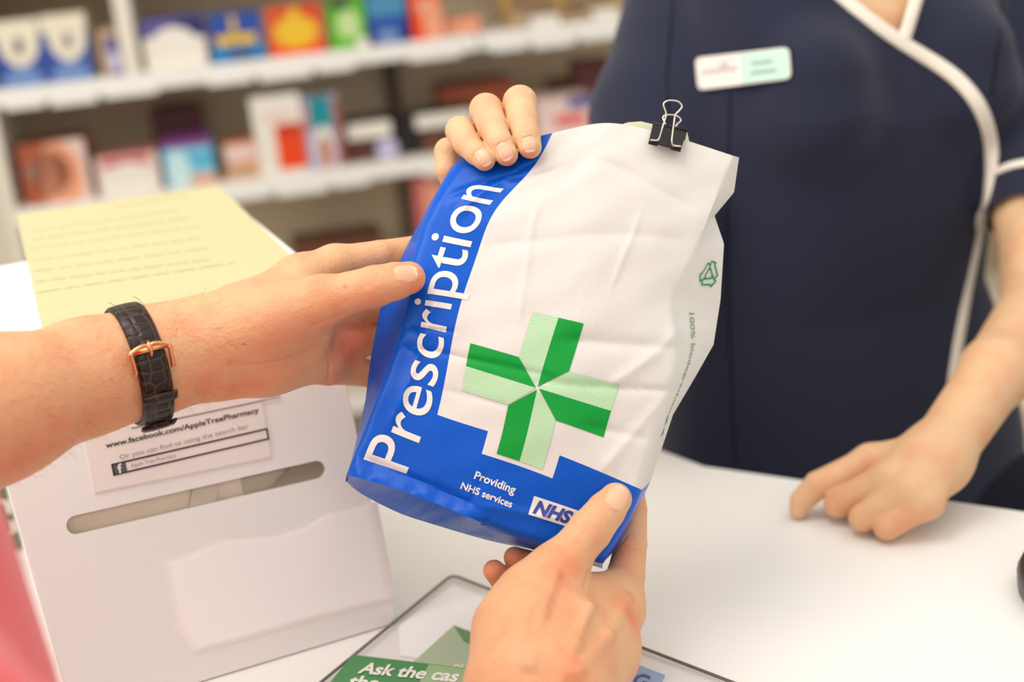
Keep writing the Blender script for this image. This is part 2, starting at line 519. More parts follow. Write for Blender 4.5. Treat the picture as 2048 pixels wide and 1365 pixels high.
swoosh = [('rect', 0, 0, 1, .74, blue), ('disc', .12, .3, .95, 1.05, cream), ('disc', .42, .48, .66, .74, navy), ('rect', .55, .5, .95, .7, sky), ('disc', .05, -.3, .95, .3, pale_blue)]
carton(0, 97, 40, zU, .07, cream, 'blue and white carton at the left end of the upper shelf', prints=swoosh, group='blue and white cartons at the shelf end', ybot=165)
carton(99, 190, 27, zU, .07, cream, 'blue and white carton second from the left end of the upper shelf', prints=swoosh, group='blue and white cartons at the shelf end', ybot=155)
carton(206, 246, 58, zU, .16, tan, 'narrow violet and brown carton beside the white shelf divider', prints=[('rect', .35, .1, .95, .5, lilac), ('rect', .3, .5, .9, .85, violet), ('rect', .4, 0, .95, .12, violet)], ybot=135)
a, _ = on_shelf(262, 120)
boxf('shelf_divider', S(a - .016, zU + .001, .002), SD * .030, -SN * .29, ZV * .20, shelf_w, None, .002)
tag(bpy.data.objects['shelf_divider'], 'upright white divider board on the upper shelf', 'divider')
carton(292, 418, 36, zU, .15, offw, 'white carton with violet blue top and arched white front', prints=[('rect', 0, .66, 1, 1, violet), ('rect', .55, .6, 1, .95, navy), ('disc', .02, -.5, .98, .84, offw)], top_m=violet, ybot=128)
carton(426, 530, 26, zU, .09, blue, 'dark blue carton with yellow band left of the orange one', prints=[('rect', .1, .36, .88, .56, yellow), ('rect', .42, .4, .52, .95, yellow), ('rect', 0, 0, 1, .34, cyan), ('rect', .3, 0, .8, .3, pale_blue)], ybot=112)
carton(542, 652, 12, zU, .10, orange, 'bright orange carton with yellow centre on the upper shelf', prints=[('disc', .1, .14, .9, .82, yellow), ('rect', .1, .66, .36, .9, red), ('rect', .58, .7, .95, .94, red), ('rect', .42, .3, .6, .98, yellow), ('rect', 0, 0, 1, .12, deeporange)], ybot=100)
carton(663, 736, 0, zU, .09, green, 'lime green carton right of the orange carton', prints=[('disc', .2, .2, .85, .8, mat('carton_pale_green', (196, 220, 150), .5)), ('rect', .1, .82, .6, 1, dkgreen), ('rect', .7, 0, 1, .2, offw)], ybot=86)
carton(740, 818, -14, zU, .09, navy, 'deep blue carton with pale top between green and orange cartons', prints=[('rect', 0, .55, 1, 1, mat('carton_steel_blue', (70, 140, 180), .5)), ('rect', .2, .02, .75, .3, pale_blue), ('rect', 0, .3, 1, .55, blue)], ybot=78)
carton(826, 888, -14, zU, .09, deeporange, 'orange and peach carton right of the deep blue carton', prints=[('disc', .35, -.1, 1.1, .8, salmon), ('rect', .2, .55, .9, .9, salmon), ('rect', 0, 0, .5, .4, deeporange)], ybot=68)
carton(880, 962, 38, zU, .10, salmon, 'low salmon pink pack lying beyond the orange cartons', back=.05, ybot=58)
carton(1062, 1122, 32, zU, .06, offw, 'small white pack in front of the gold trimmed stand', back=.004, ybot=58)
carton(1188, 1240, 18, zU, .06, offw, 'small white pack beside the pharmacist sleeve', back=.004, ybot=46)
carton(1028, 1056, 30, zU, .05, tan, 'small tan pack left of the white pack on the upper shelf', back=.01, ybot=58)
carton(1130, 1180, 30, zU, .05, tan, 'small tan pack between the two small white packs', back=.01, ybot=52)
gs = thing('display_stand', 'gold trimmed clear display stand on the upper shelf', 'stand', S(on_shelf(1070, 40, .1)[0], zU, .1))
for x in (1008, 1115, 1225):
    a, _ = on_shelf(x, 30, .1); boxf('gold_post', S(a, zU + .001, .1), SD * .013, -SN * .013, ZV * .15, gold, gs)
a0, a1 = on_shelf(1008, 30, .1)[0], on_shelf(1225, 30, .1)[0]
boxf('stand_tray', S(a0, zU + .022, .1), SD * (a1 - a0 + .013), -SN * .13, ZV * .006, tan, gs)
boxf('stand_tray', S(a0, zU + .125, .1), SD * (a1 - a0 + .013), -SN * .13, ZV * .006, tan, gs)
boxf('stand_back', S(a0, zU + .022, .23), SD * (a1 - a0 + .013), -SN * .004, ZV * .12, tan, gs)

# lower shelf
carton(52, 188, 282, zL, .12, rust, 'large rust and white carton at the left end of the lower shelf', top_m=brown, ybot=400,
       prints=[('rect', .66, 0, 1, 1, pinkw), ('disc', .2, -.1, .92, 1.0, salmon), ('disc', .05, .1, .74, .9, rust), ('rect', .12, .33, .7, .48, pinkw), ('disc', .05, .42, .26, .66, offw), ('rect', 0, 0, .7, .12, rust)])
carton(200, 326, 310, zL, .10, pinkw, 'pale carton with rose top band behind the yellow notice', top_m=rose, prints=[('rect', .1, .74, .86, .96, rose), ('disc', .03, -.3, .97, .8, offw)], ybot=385)
carton(334, 434, 280, zL, .16, sky, 'sky blue carton with plum coloured top', top_m=plum, prints=[('rect', 0, .86, 1, 1, plum), ('disc', .04, -.1, .52, .8, mat('carton_ice', (200, 230, 232), .5)), ('rect', .5, .02, 1, .22, salmon), ('rect', .5, .4, 1, .75, mat('carton_mid_blue', (90, 180, 214), .5))], ybot=365)
carton(312, 412, 214, zL, .10, maroon, 'dark maroon carton stacked behind the sky blue carton', back=.19, ybot=300)
carton(456, 520, 284, zL, .08, salmon, 'small brownish pink carton left of the tall white carton', top_m=rust, prints=[('rect', .0, .5, .95, .9, pinkw), ('rect', .05, .05, .9, .35, tan)], ybot=352)
carton(520, 620, 190, zL, .06, offw, 'tall white carton with orange red block on the lower shelf', prints=[('rect', .42, .06, .98, .64, deeporange), ('rect', .2, .7, .8, .8, pinkw), ('rect', .5, .5, .95, .62, orange)], ybot=345, back=.01)
carton(622, 692, 192, zL, .06, lilac, 'tall teal and orange carton right of the white carton', prints=[('rect', .15, .55, .8, 1, teal), ('disc', .2, .02, .76, .6, offw), ('disc', .26, .0, .7, .46, salmon), ('rect', .84, 0, 1, .96, rust), ('rect', 0, .5, .14, .9, mat('carton_pink', (220, 150, 170), .5))], ybot=335)
carton(700, 800, 240, zL, .10, black, 'black pack with white top panel beside the teal carton', prints=[('rect', .0, .55, .9, .95, offw), ('disc', .55, -.05, 1, .5, lilac), ('rect', 0, .05, .5, .45, maroon)], ybot=322, back=.05)
carton(806, 832, 236, zL, .08, black, 'narrow black pack between the two white topped packs', ybot=312, back=.05)
carton(836, 960, 222, zL, .10, black, 'black pack with white top panel beside the gripping fingers', prints=[('rect', .02, .62, .95, .97, offw), ('rect', .1, .05, .9, .5, brown)], ybot=310, back=.05)
carton(888, 1034, 166, zL, .12, rust, 'red brown carton standing behind the gripping fingers', back=.16, prints=[('rect', .15, .1, .8, .6, red)], ybot=250, top_m=maroon)
carton(1082, 1192, 196, zL, .12, pinkw, 'pale pink carton with red label by the pharmacist arm', back=.02, prints=[('rect', .3, .3, .85, .56, mat('carton_coral', (230, 90, 90), .5)), ('rect', .55, .72, 1, 1, violet)], ybot=290)
carton(1108, 1180, 158, zL, .06, brown, 'dark brown pack behind the pale pink carton', back=.2, ybot=250)
carton(1158, 1232, 118, zL, .06, maroon, 'dark maroon pack beside the navy sleeve', back=.14, ybot=250)
# third shelf down
carton(846, 905, 346, zT, .10, rose, 'rose red carton on the shelf below the gripping hand', prints=[('rect', .3, .5, .9, .9, salmon)], ybot=520, name='medicine_box')
carton(600, 780, 478, zT, .12, brown, 'dark brown carton on the third shelf behind the index finger', ybot=600, back=.1)
# right of the pharmacist
for i, (y0, y1) in enumerate([(430, 520), (590, 650)]):
    a0, zt = on_shelf(1962, y0, .02); a1, zb = on_shelf(2010, y1, .02)
    zz = zL if i == 0 else zT
    tt = carton(1955, 2012, y0, (zL if i == 0 else zT), .06, offw if i == 0 else cream, ['white pack seen between tunic and left upper arm', 'cream pack seen above the bent left forearm'][i], ybot=y0)
# beige cupboard behind on the right
cb = P(2000, 1000, 2.2)
cup = thing('cupboard', 'beige cupboard at the right behind the pharmacist', 'cupboard', (cb[0] + .27, cb[1] + .2, 0))
beige = mat('cupboard_beige', (222, 204, 170), .6)
q0 = np.array([cb[0] - .22, cb[1], 0]); zc = float(P(2020, 815, 2.2)[2])
boxf('carcass', q0 + [0, .02, 0], [.9, 0, 0], [0, .40, 0], [0, 0, zc], beige, cup, .003)
boxf('cupboard_door', q0 + [.004, 0, .06], [.44, 0, 0], [0, .018, 0], [0, 0, zc - .08], beige, cup, .003)
boxf('cupboard_door', q0 + [.452, 0, .06], [.44, 0, 0], [0, .018, 0], [0, 0, zc - .08], beige, cup, .003)

# ---- donation box with sloping white front
A = Pz(790, 1245, CZ + .001); Bq = Pz(150, 1438, CZ + .001)
ex = unit(A - Bq); ny = np.array([-ex[1], ex[0], 0])            # ny points away from the camera
def meet(x, y, q, n):
    v = ray(x, y); return CAM + v * (((q - CAM) @ n) / (v @ n))
T1 = meet(646, 565, A, ex)                                      # upper right front corner, in the right-hand side plane
lean = float((T1 - A) @ ny); hgt = float(T1[2] - A[2])
Wd = float((A - Bq) @ ex); DEP = .25
T0 = T1 - ex * (Wd + .012)
acry = mat('box_white_acrylic', (241, 241, 239), .22, .5, coat=.3)
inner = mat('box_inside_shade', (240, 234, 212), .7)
ink = mat('ink_dark', (52, 50, 56), .7); ink_grey = mat('ink_grey', (150, 146, 150), .7); paper_w = mat('paper_white', (240, 234, 230), .6)
dbx = thing('collection_box', 'white acrylic collection box with slot and yellow notice on top', 'box', (A + Bq) / 2 + ny * DEP / 2)
uf = unit(T1 - A); fn = np.cross(ex, uf); fn = fn if fn[1] < 0 else -fn
def FP(x, y, off=0.0): return meet(x, y, A, fn) + fn * off       # pixel on the front face
# front panel with a real slot cut through it
s0, s1 = FP(152, 1050), FP(632, 940); sd = unit(s1 - s0); su = unit(np.cross(fn, sd)); sw = .0062
outer = [Bq, A, T1, T0]
slot = [s1 + sw * (math.cos(t) * sd + math.sin(t) * su) for t in np.linspace(-math.pi / 2, math.pi / 2, 9)] + \
       [s0 - sw * (math.cos(t) * sd + math.sin(t) * su) for t in np.linspace(-math.pi / 2, math.pi / 2, 9)]
bm = bmesh.new()
vo = [bm.verts.new(q) for q in outer]; vs_ = [bm.verts.new(q) for q in slot]
es = [bm.edges.new((L[i], L[(i + 1) % len(L)])) for L in (vo, vs_) for i in range(len(L))]
bmesh.ops.triangle_fill(bm, use_beauty=True, edges=es)
for v in bm.verts: v.index = -1
bm.verts.index_update(); Vf = [np.array(v.co) for v in bm.verts]; Ff = [[v.index for v in f_.verts] for f_ in bm.faces]; bm.free()
fr = mk('front_panel', Vf, Ff, acry, dbx); sol = fr.modifiers.new('thick', 'SOLIDIFY'); sol.thickness = .003; sol.offset = 0
recalc(fr)
T1b, T0b = T1 + ny * (DEP - lean), T0 + ny * (DEP - lean)
lidz = .012
T1b = T1b + ZV * lidz; T0b = T0b + ZV * lidz
Ab, Bb = A + ny * DEP, Bq + ny * DEP
def panel(name, loop, thick, m_, lab=None):
    n = unit(np.cross(loop[1] - loop[0], loop[2] - loop[0]))
    return prism(name, [q + n * thick / 2 for q in loop], [q - n * thick / 2 for q in loop], m_, dbx, .0008, lab)
panel('side_panel', [A, Ab, T1b, T1], .003, acry); panel('side_panel', [Bq, Bb, T0b, T0], .003, acry)
panel('back_panel', [Ab, Bb, T0b, T1b], .003, acry); panel('bottom_panel', [A, Ab, Bb, Bq], .002, acry)
ov = .004
lid = panel('lid', [T0 - ex * ov, T1 + ex * ov, T1b + ex * ov + ny * ov, T0b - ex * ov + ny * ov], .004, acry)
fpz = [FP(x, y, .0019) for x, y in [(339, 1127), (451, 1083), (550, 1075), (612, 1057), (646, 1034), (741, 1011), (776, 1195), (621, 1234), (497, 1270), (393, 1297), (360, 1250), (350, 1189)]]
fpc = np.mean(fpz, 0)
for k_, (sc_, cl_) in enumerate([(1.06, (246, 242, 238)), (1.03, (249, 246, 243)), (1.0, (252, 250, 249)), (.97, (255, 254, 254))]):  # nested layers, each smaller one whiter, making a soft-edged patch
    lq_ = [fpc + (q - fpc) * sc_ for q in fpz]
    o_ = prism('white_patch', [q + fn * (.0002 + .0002 * k_) for q in lq_], [q - fn * .0003 for q in lq_], mat('patch_white_%d' % k_, cl_, .3), dbx if k_ == 0 else fpo)
    if k_ == 0: fpo = o_; o_['label'] = 'whiter soft-edged patch on the lower front'
# slips lying inside, seen through the slot
mid = (s0 + s1) / 2
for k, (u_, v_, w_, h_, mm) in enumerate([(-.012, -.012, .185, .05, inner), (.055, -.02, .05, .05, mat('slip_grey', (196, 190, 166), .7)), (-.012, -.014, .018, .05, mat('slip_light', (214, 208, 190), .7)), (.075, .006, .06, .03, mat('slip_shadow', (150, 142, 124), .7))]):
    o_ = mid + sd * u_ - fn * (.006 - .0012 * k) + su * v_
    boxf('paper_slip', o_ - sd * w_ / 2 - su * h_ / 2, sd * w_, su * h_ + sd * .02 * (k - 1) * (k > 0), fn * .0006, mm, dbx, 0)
# yellow notice lying on the lid
ln = unit(np.cross(T1 - T0, T1b - T1)); ln = ln if ln[2] > 0 else -ln
def LP(x, y): return meet(x, y, T1 + ln * .002, ln)
pl = [LP(88, 672), LP(628, 560), LP(436, 372), LP(34, 432)]
yel = mat('notice_yellow', (204, 196, 150), .6)
prism('yellow_notice', [q + ln * .0012 for q in pl], [q + ln * .0002 for q in pl], yel, dbx, label='pale yellow printed notice')
notice = bpy.data.objects['yellow_notice']
ink_y = mat('ink_on_yellow', (176, 168, 118), .7)
for (xa, ya, xb, yb) in [(235, 418, 375, 394), (60, 467, 360, 424), (66, 483, 380, 440), (58, 503, 400, 456), (64, 526, 400, 480), (70, 547, 420, 500), (72, 568, 430, 522), (74, 590, 470, 530)]:
    p0, p1 = LP(xa, ya), LP(xb, yb); d_ = unit(p1 - p0); c_ = np.cross(ln, d_)
    tot = np.linalg.norm(p1 - p0); s_ = 0
    while s_ < tot - .005:
        w_ = random.uniform(.006, .018)
        q = p0 + d_ * s_
        boxf('print_line', q + ln * .0013, d_ * min(w_, tot - s_), c_ * .0018, ln * .0001, ink_y, notice, 0)
        s_ += w_ + .0028
# white label on the front with the web address
lab0 = FP(188, 985, .0022); lx = unit(FP(530, 868) - FP(215, 930)); ly = unit(np.cross(fn, lx))
lab = [FP(160, 906, .0018), FP(196, 985, .0018), FP(572, 885, .0018), FP(530, 780, .0018)]
lab = [lab0, lab0 + lx * .118, lab0 + lx * .118 + ly * .075, lab0 + ly * .075]
prism('address_label', [q + fn * .0004 for q in lab], [q - fn * .0006 for q in lab], paper_w, dbx, label='white paper label with web address')
al = bpy.data.objects['address_label']
def on_label(name, body, xa, ya, xb, yb, h, m_, bold=0):
    p0, p1 = FP(xa, ya, .0026), FP(xb, yb, .0026)
    flat_text(name, body, p0, unit(p1 - p0), unit(np.cross(fn, unit(p1 - p0))), h, m_, al, w=float(np.linalg.norm(p1 - p0)), bold=bold)
on_label('lettering', 'www.facebook.com/AppleTreePharmacy', 212, 900, 517, 828, .0046, ink, .02)
on_label('lettering', 'Or you can find us using the search bar', 240, 922, 496, 859, .0040, ink_grey)
c0, c1, c2, c3 = FP(226, 952, .0026), FP(537, 879, .0026), FP(533, 856, .0026), FP(222, 928, .0026)
for a_, b_ in ((c0, c1), (c1, c2), (c2, c3), (c3, c0)):
    boxf('search_frame', a_, (b_ - a_), unit(np.cross(fn, unit(b_ - a_))) * .0011, fn * .0003, ink, al, 0)
fx = unit(c1 - c0); fy = unit(np.cross(fn, fx))
boxf('search_badge', c0, fx * .0092, fy * .0080, fn * .0003, mat('ink_mid', (90, 92, 100), .7), al, 0)
flat_text('lettering', 'f', c0 + fx * .0034 + fy * .0008, fx, fy, .0064, paper_w, al, bold=.03, lift=.0006)
flat_text('lettering', 'Apple Tree Pharmacy', c0 + fx * .012 + fy * .0022, fx, fy, .0030, ink_grey, al, w=.030)
for (xa, ya, xb, yb) in [(262, 858, 560, 795)]:
    p0, p1 = FP(xa, ya, .0026), FP(xb, yb, .0026); boxf('rule_line', p0, p1 - p0, unit(np.cross(fn, unit(p1 - p0))) * .0009, fn * .0003, ink_grey, al, 0)

# ---- green sign card standing behind the box at the left edge
gq = Pz(30, 1108, CZ); 
gd = unit(np.array([1, .18, 0])); gn = np.array([gd[1], -gd[0], 0])
Gp = lambda x, y, off=0: meet(x, y, gq, gn) + gn * off
greenc = mat('sign_green', (0, 104, 52), .4); whitec = mat('sign_white', (236, 236, 226), .5)
g0 = Gp(42, 1088); hz = .085; wz = .11
g0 = np.array([g0[0], g0[1], CZ + .001])
zb0 = float(Gp(36, 1100)[2]); 
sg = thing('counter_sign', 'green sign card with a white ring emblem left of the collection box', 'sign', g0 - gd * wz / 2)
boxf('sign_board', g0 - gd * wz, gd * wz, -gn * .004, ZV * .004 + ZV * (float(Gp(20, 960)[2]) - CZ + .004), whitec, sg)
zlo = zb0; zhi = float(Gp(10, 955)[2])
boxf('green_panel', np.array([*(g0 - gd * wz)[:2], zlo]) + gn * .0004, gd * wz, -gn * .0003, ZV * (zhi - zlo), greenc, sg, 0)
cc = Gp(2, 1037, .0012)
ring = [cc + .0165 * (math.cos(t) * gd + math.sin(t) * ZV) for t in np.linspace(0, 2 * math.pi, 32, endpoint=False)]
prism('white_disc', [q for q in ring], [q - gn * .0006 for q in ring], whitec, sg)
ctr = cc + gn * .0006
for du, dv, w_, h_ in ((-.012, -.003, .024, .006), (-.003, -.012, .006, .024)):
    boxf('green_emblem', ctr + gd * du + ZV * dv, gd * w_, gn * .0003, ZV * h_, greenc, sg, 0)

# ---- clear mat with leaflets at the front of the counter
matc = [Pz(905, 1163, CZ), Pz(1300, 1310, CZ), Pz(1460, 1372, CZ)]
m0 = Pz(905, 1158, CZ); mdx = unit(Pz(1440, 1365, CZ) - m0); mdy = unit(Pz(716, 1314, CZ) - m0); mdy = mdy
ML, MW = .42, .24
loop = []
for cx_, cy_, s_ in ((0, 0, 0), (1, 0, 1), (1, 1, 2), (0, 1, 3)):
    corner = m0 + mdx * ML * cx_ + mdy * MW * cy_; rr = .007
    sx, sy = (1 if cx_ == 0 else -1), (1 if cy_ == 0 else -1)
    arc = [corner + mdx * sx * rr * (1 - math.cos(t)) + mdy * sy * rr * (1 - math.sin(t)) for t in np.linspace(0, math.pi / 2, 6)]
    loop += arc if (cx_, cy_) in ((0, 0), (1, 1)) else arc[::-1]
loop = [q + ZV * .0 for q in loop]
clear = bpy.data.materials.new('clear_plastic'); clear.use_nodes = True
nt = clear.node_tree; nt.nodes.clear(); o_ = nt.nodes.new('ShaderNodeOutputMaterial'); tr = nt.nodes.new('ShaderNodeBsdfTransparent'); gl = nt.nodes.new('ShaderNodeBsdfGlossy')
gl.inputs['Roughness'].default_value = .08; tr.inputs[0].default_value = (1, 1, 1, 1)
fz = nt.nodes.new('ShaderNodeValue'); fz.outputs[0].default_value = .05; mxs = nt.nodes.new('ShaderNodeMixShader')
nt.links.new(fz.outputs[0], mxs.inputs[0]); nt.links.new(tr.outputs[0], mxs.inputs[1]); nt.links.new(gl.outputs[0], mxs.inputs[2]); nt.links.new(mxs.outputs[0], o_.inputs[0])
cmt = thing('counter_mat', 'clear plastic counter mat under the right hand covering papers', 'mat', m0 + mdx * ML / 2 + mdy * MW / 2)
prism('clear_sheet', [q + ZV * .0042 for q in loop], [q + ZV * .0022 for q in loop], clear, cmt)
tube('mat_edge', [q + ZV * .0032 for q in loop], .0011, mat('mat_edge_dark', (110, 104, 98), .4), cmt, 6, closed=True)


def sheet(name, pts, m_, lab, cat, z0, th=.0004, pat=None):
    loop_ = [Pz(x, y, CZ + z0) for x, y in pts]
    o_ = thing(name, lab, cat, np.mean(loop_, 0))
    prism('sheet', [q + ZV * th for q in loop_], loop_, m_, o_); return o_
sheet('paper_sheet', [(905, 1172), (1010, 1215), (1000, 1330), (836, 1318), (800, 1312), (798, 1253)], mat('receipt_white', (255, 255, 255), .5), 'plain white paper slip lying under the clear mat', 'paper', .0004)
pg = mat('leaflet_pale_green', (176, 196, 160), .5); mg = mat('leaflet_green', (70, 138, 78), .5)
lf = sheet('leaflet', [(908, 1252), (1010, 1290), (1000, 1380), (800, 1350)], pg, 'pale green leaflet with dark green corner under the clear mat', 'leaflet', .0012)
lp = [Pz(x, y, CZ + .0017) for x, y in [(908, 1253), (1010, 1291), (990, 1305), (928, 1284)]]
prism('green_corner', [q + ZV * .0002 for q in lp], lp, mg, lf)
q0 = Pz(902, 1338, CZ + .0018); flat_text('lettering', 'th', q0, unit(Pz(1000, 1372, CZ) - Pz(902, 1338, CZ)), unit(Pz(920, 1318, CZ) - Pz(902, 1338, CZ)), .008, whitec, lf, bold=.03, shear=.25)
l1 = sheet('leaflet', [(706, 1311), (1010, 1348), (1030, 1480), (600, 1440)], mg, 'green leaflet headed Ask the lying over the mat edge', 'leaflet', .0048)
lp = [Pz(x, y, CZ + .0053) for x, y in [(858, 1330), (1010, 1349), (1030, 1470), (800, 1440)]]
prism('pale_panel', [q + ZV * .0002 for q in lp], lp, mat('leaflet_sage', (150, 184, 132), .5), l1)
def on_counter(body, xa, ya, xb, yb, xu, yu, z, m_, par, bold=.03, shear=.25):
    p0, p1, pu = Pz(xa, ya, z), Pz(xb, yb, z), Pz(xu, yu, z); e1 = p1 - p0; w_ = float(np.linalg.norm(e1)); e1 = e1 / w_
    e2 = pu - p0; h_ = float(np.linalg.norm(e2)); e2 = e2 / h_
    flat_text('lettering', body, p0, e1, e2, h_, m_, par, w=w_, bold=bold, lift=.0003)
on_counter('Ask the cas', 714, 1348, 912, 1366, 730, 1326, CZ + .0055, whitec, l1)
on_counter('the', 692, 1374, 752, 1379, 706, 1352, CZ + .0055, whitec, l1)
bl = sheet('leaflet', [(1262, 1326), (1330, 1352), (1300, 1420), (1190, 1400)], mat('leaflet_blue', (150, 180, 220), .5), 'light blue leaflet right of the gripping right hand', 'leaflet', .0008)
q0 = CZ + .0013
on_counter('G', 1262, 1372, 1290, 1380, 1276, 1346, q0, mat('ink_blue', (62, 92, 160), .6), bl, .02, 0)

# ---- dark rounded device at the right edge
dq = Pz(2166, 1205, CZ)
dev = thing('card_terminal', 'dark rounded device cut off by the right edge of the picture', 'device', dq)
pr = [(0, .040), (.004, .043), (.016, .0435), (.024, .040), (.028, .030), (.029, 0)]
V = []; F = []; k = 28
for z_, r_ in pr:
    for i in range(k): V.append(dq + [r_ * math.cos(2 * math.pi * i / k) * .9, r_ * 1.25 * math.sin(2 * math.pi * i / k), z_])
for j in range(len(pr) - 1):
    for i in range(k): F.append([j * k + i, j * k + (i + 1) % k, (j + 1) * k + (i + 1) % k, (j + 1) * k + i])
F.append(list(range(k))[::-1])
mk('case', V, F, mat('device_black', (34, 32, 34), .35), dev, True)
boxf('keypad', dq + [-.014, -.03, .0288], [.028, 0, 0], [0, .05, 0], [0, 0, .0012], mat('device_grey', (70, 70, 74), .5), dev, .0004)
# ------------------------------------------------------------------ the prescription bag
TT = np.array([0, 180, 288, 439, 540, 615, 730, 825.]); SS = np.array([0, 123, 309, 557.])
GX = np.array([[693, 950], [815, 986], [992, 1058], [1205, 1128],
               [760, 780], [875, 828], [1050, 884], [1284, 978],
               [790, 690], [897, 722], [1075, 777], [1322, 853],
               [812, 575], [926, 592], [1118, 633], [1362, 690],
               [836, 480], [956, 504], [1148, 535], [1350, 590],
               [866, 402], [985, 430], [1172, 448], [1380, 520],
               [908, 330], [1062, 340], [1204, 336], [1430, 400],
               [932, 307], [1105, 266], [1240, 248], [1467, 312.]]).reshape(8, 4, 2)


def nspline(x, Y, xq):
    """natural cubic spline through (x, Y) sampled at xq; Y may have trailing axes"""
    x = np.asarray(x, float); n = len(x); h = np.diff(x)
    A_ = np.zeros((n, n)); R = np.zeros((n,) + Y.shape[1:]); A_[0, 0] = A_[-1, -1] = 1
    for i in range(1, n - 1):
        A_[i, i - 1] = h[i - 1]; A_[i, i] = 2 * (h[i - 1] + h[i]); A_[i, i + 1] = h[i]
        R[i] = 3 * ((Y[i + 1] - Y[i]) / h[i] - (Y[i] - Y[i - 1]) / h[i - 1])
    c = np.linalg.solve(A_, R.reshape(n, -1)).reshape(R.shape)
    k = np.clip(np.searchsorted(x, xq) - 1, 0, n - 2); sh = (len(xq),) + (1,) * (Y.ndim - 1)
    dx = (xq - x[k]).reshape(sh); hk = h[k].reshape(sh)
    b = (Y[k + 1] - Y[k]) / hk - hk * (2 * c[k] + c[k + 1]) / 3
    d = (c[k + 1] - c[k]) / (3 * hk)
    return Y[k] + b * dx + c[k] * dx ** 2 + d * dx ** 3


CREASES = []                                            # paper creases: s0,t0,s1,t1,depth(m),width(px)
for s0_, t0_, s1_, t1_, a_, w_ in [(10, 292, 330, 318, .0012, 7), (300, 300, 560, 352, .0013, 8), (20, 340, 120, 352, .0012, 5), (123, 230, 260, 236, .0007, 6),
                                   (330, 395, 540, 430, .0016, 16), (420, 250, 540, 262, .0010, 9), (150, 560, 520, 640, .0008, 14), (30, 640, 130, 760, .0016, 8),
                                   (60, 600, 100, 740, -.0013, 9), (200, 640, 240, 420, -.0006, 7), (400, 520, 420, 660, -.0006, 7), (20, 40, 260, 26, .0016, 9), (260, 30, 420, 60, -.0011, 10),
                                   (40, 120, 70, 420, -.0016, 10), (90, 700, 180, 730, .0010, 9), (240, 20, 250, 90, .0008, 6), (300, 745, 520, 700, .0009, 12),
                                   (440, 330, 556, 470, -.0014, 14), (470, 180, 545, 330, -.0010, 12)]:
    CREASES.append((s0_, t0_, s1_, t1_, a_, w_))


def crease(s, t):
    out = np.zeros_like(s)
    for s0_, t0_, s1_, t1_, a_, w_ in CREASES:
        dx, dy = s1_ - s0_, t1_ - t0_; L = math.hypot(dx, dy)
        u = ((s - s0_) * dx + (t - t0_) * dy) / L; v = ((s - s0_) * -dy + (t - t0_) * dx) / L
        fade = np.clip(np.minimum(u + 20, L + 20 - u) / 40, 0, 1)
        out += a_ * np.exp(-np.abs(v / w_) ** 1.4) * fade
    return out


def front_px(s, t):
    s = np.asarray(s, float); t = np.asarray(t, float)
    rows = nspline(TT, GX, t.ravel())                   # (n,4,2)
    w = np.zeros((s.size, 4))
    sq = np.clip(s.ravel(), 0, 557)
    w = nspline(SS, np.eye(4), sq)
    return (rows * w[:, :, None]).sum(1)


def front_depth(s, t):
    s = np.asarray(s, float).ravel(); t = np.asarray(t, float).ravel()
    d = .866 + .038 * t / 825
    u = np.clip(s / 557, 0, 1); v = np.clip(t / 825, 0, 1)
    d = d - .012 * np.sin(math.pi * u) ** .8 * np.sin(math.pi * np.clip(v * .95 + .04, 0, 1)) ** .8
    d = d + .016 * np.clip(1 - u / .24, 0, 1) ** 1.5 * np.clip((v - .70) / .25, 0, 1)      # bent-back corner
    d = d + .0010 * np.sin(s / 61 + t / 97) * np.sin(t / 71 + 1) + .0005 * np.sin(s / 23 - t / 41) * np.sin(t / 31)
    d = d + 1.5 * crease(s, t)
    d = d + .004 * np.clip(1 - t / 16, 0, 1) ** 2 * np.clip((s - 240) / 60, 0, 1) - .0060 * np.exp(-t / 20) * np.clip((290 - s) / 30, 0, 1) * np.clip((s + 10) / 30, 0, 1) * (1 + .25 * np.sin(s / 9) * np.sin(s / 31)) + .004 * np.clip((s - 540) / 17, 0, 1) ** 2 * np.clip((.68 - v) / .12, 0, 1) + .003 * np.clip(1 - s / 16, 0, 1) ** 2
    return d


def front(s, t, lift=0.0):
    px = front_px(s, t); d = front_depth(s, t) - lift
    v = FWD + ((px[:, :1] - 1024) / FPX) * RIGHT - ((px[:, 1:] - 682.5) / FPX) * UP
    return CAM + d[:, None] * v


ORt = np.array([0, 180, 288, 360, 439, 540, 612, 692, 760, 825.])
OR = np.array([[1238, 1092], [1302, 962], [1346, 830], [1392, 752], [1427, 690], [1441, 600], [1448, 488], [1429, 432], [1468, 385], [1478, 315.]])
OLt = np.array([0, 90, 180, 288, 360, 439, 540, 615, 730, 825.])
OL = np.array([[691, 966], [712, 885], [731, 800], [738, 742], [744, 700], [764, 600], [814, 492], [862, 402], [901, 336], [931, 306.]])
THK = lambda t: .044 * np.clip(1 - (t / 825) ** 3, 0, 1) * .96 + .004


def raypts(px, d):
    px = np.atleast_2d(px); v = FWD + ((px[:, :1] - 1024) / FPX) * RIGHT - ((px[:, 1:] - 682.5) / FPX) * UP
    return CAM + np.asarray(d).reshape(-1, 1) * v


def lin2(x, X, Y): return np.stack([np.interp(x, X, Y[:, i]) for i in (0, 1)], -1)


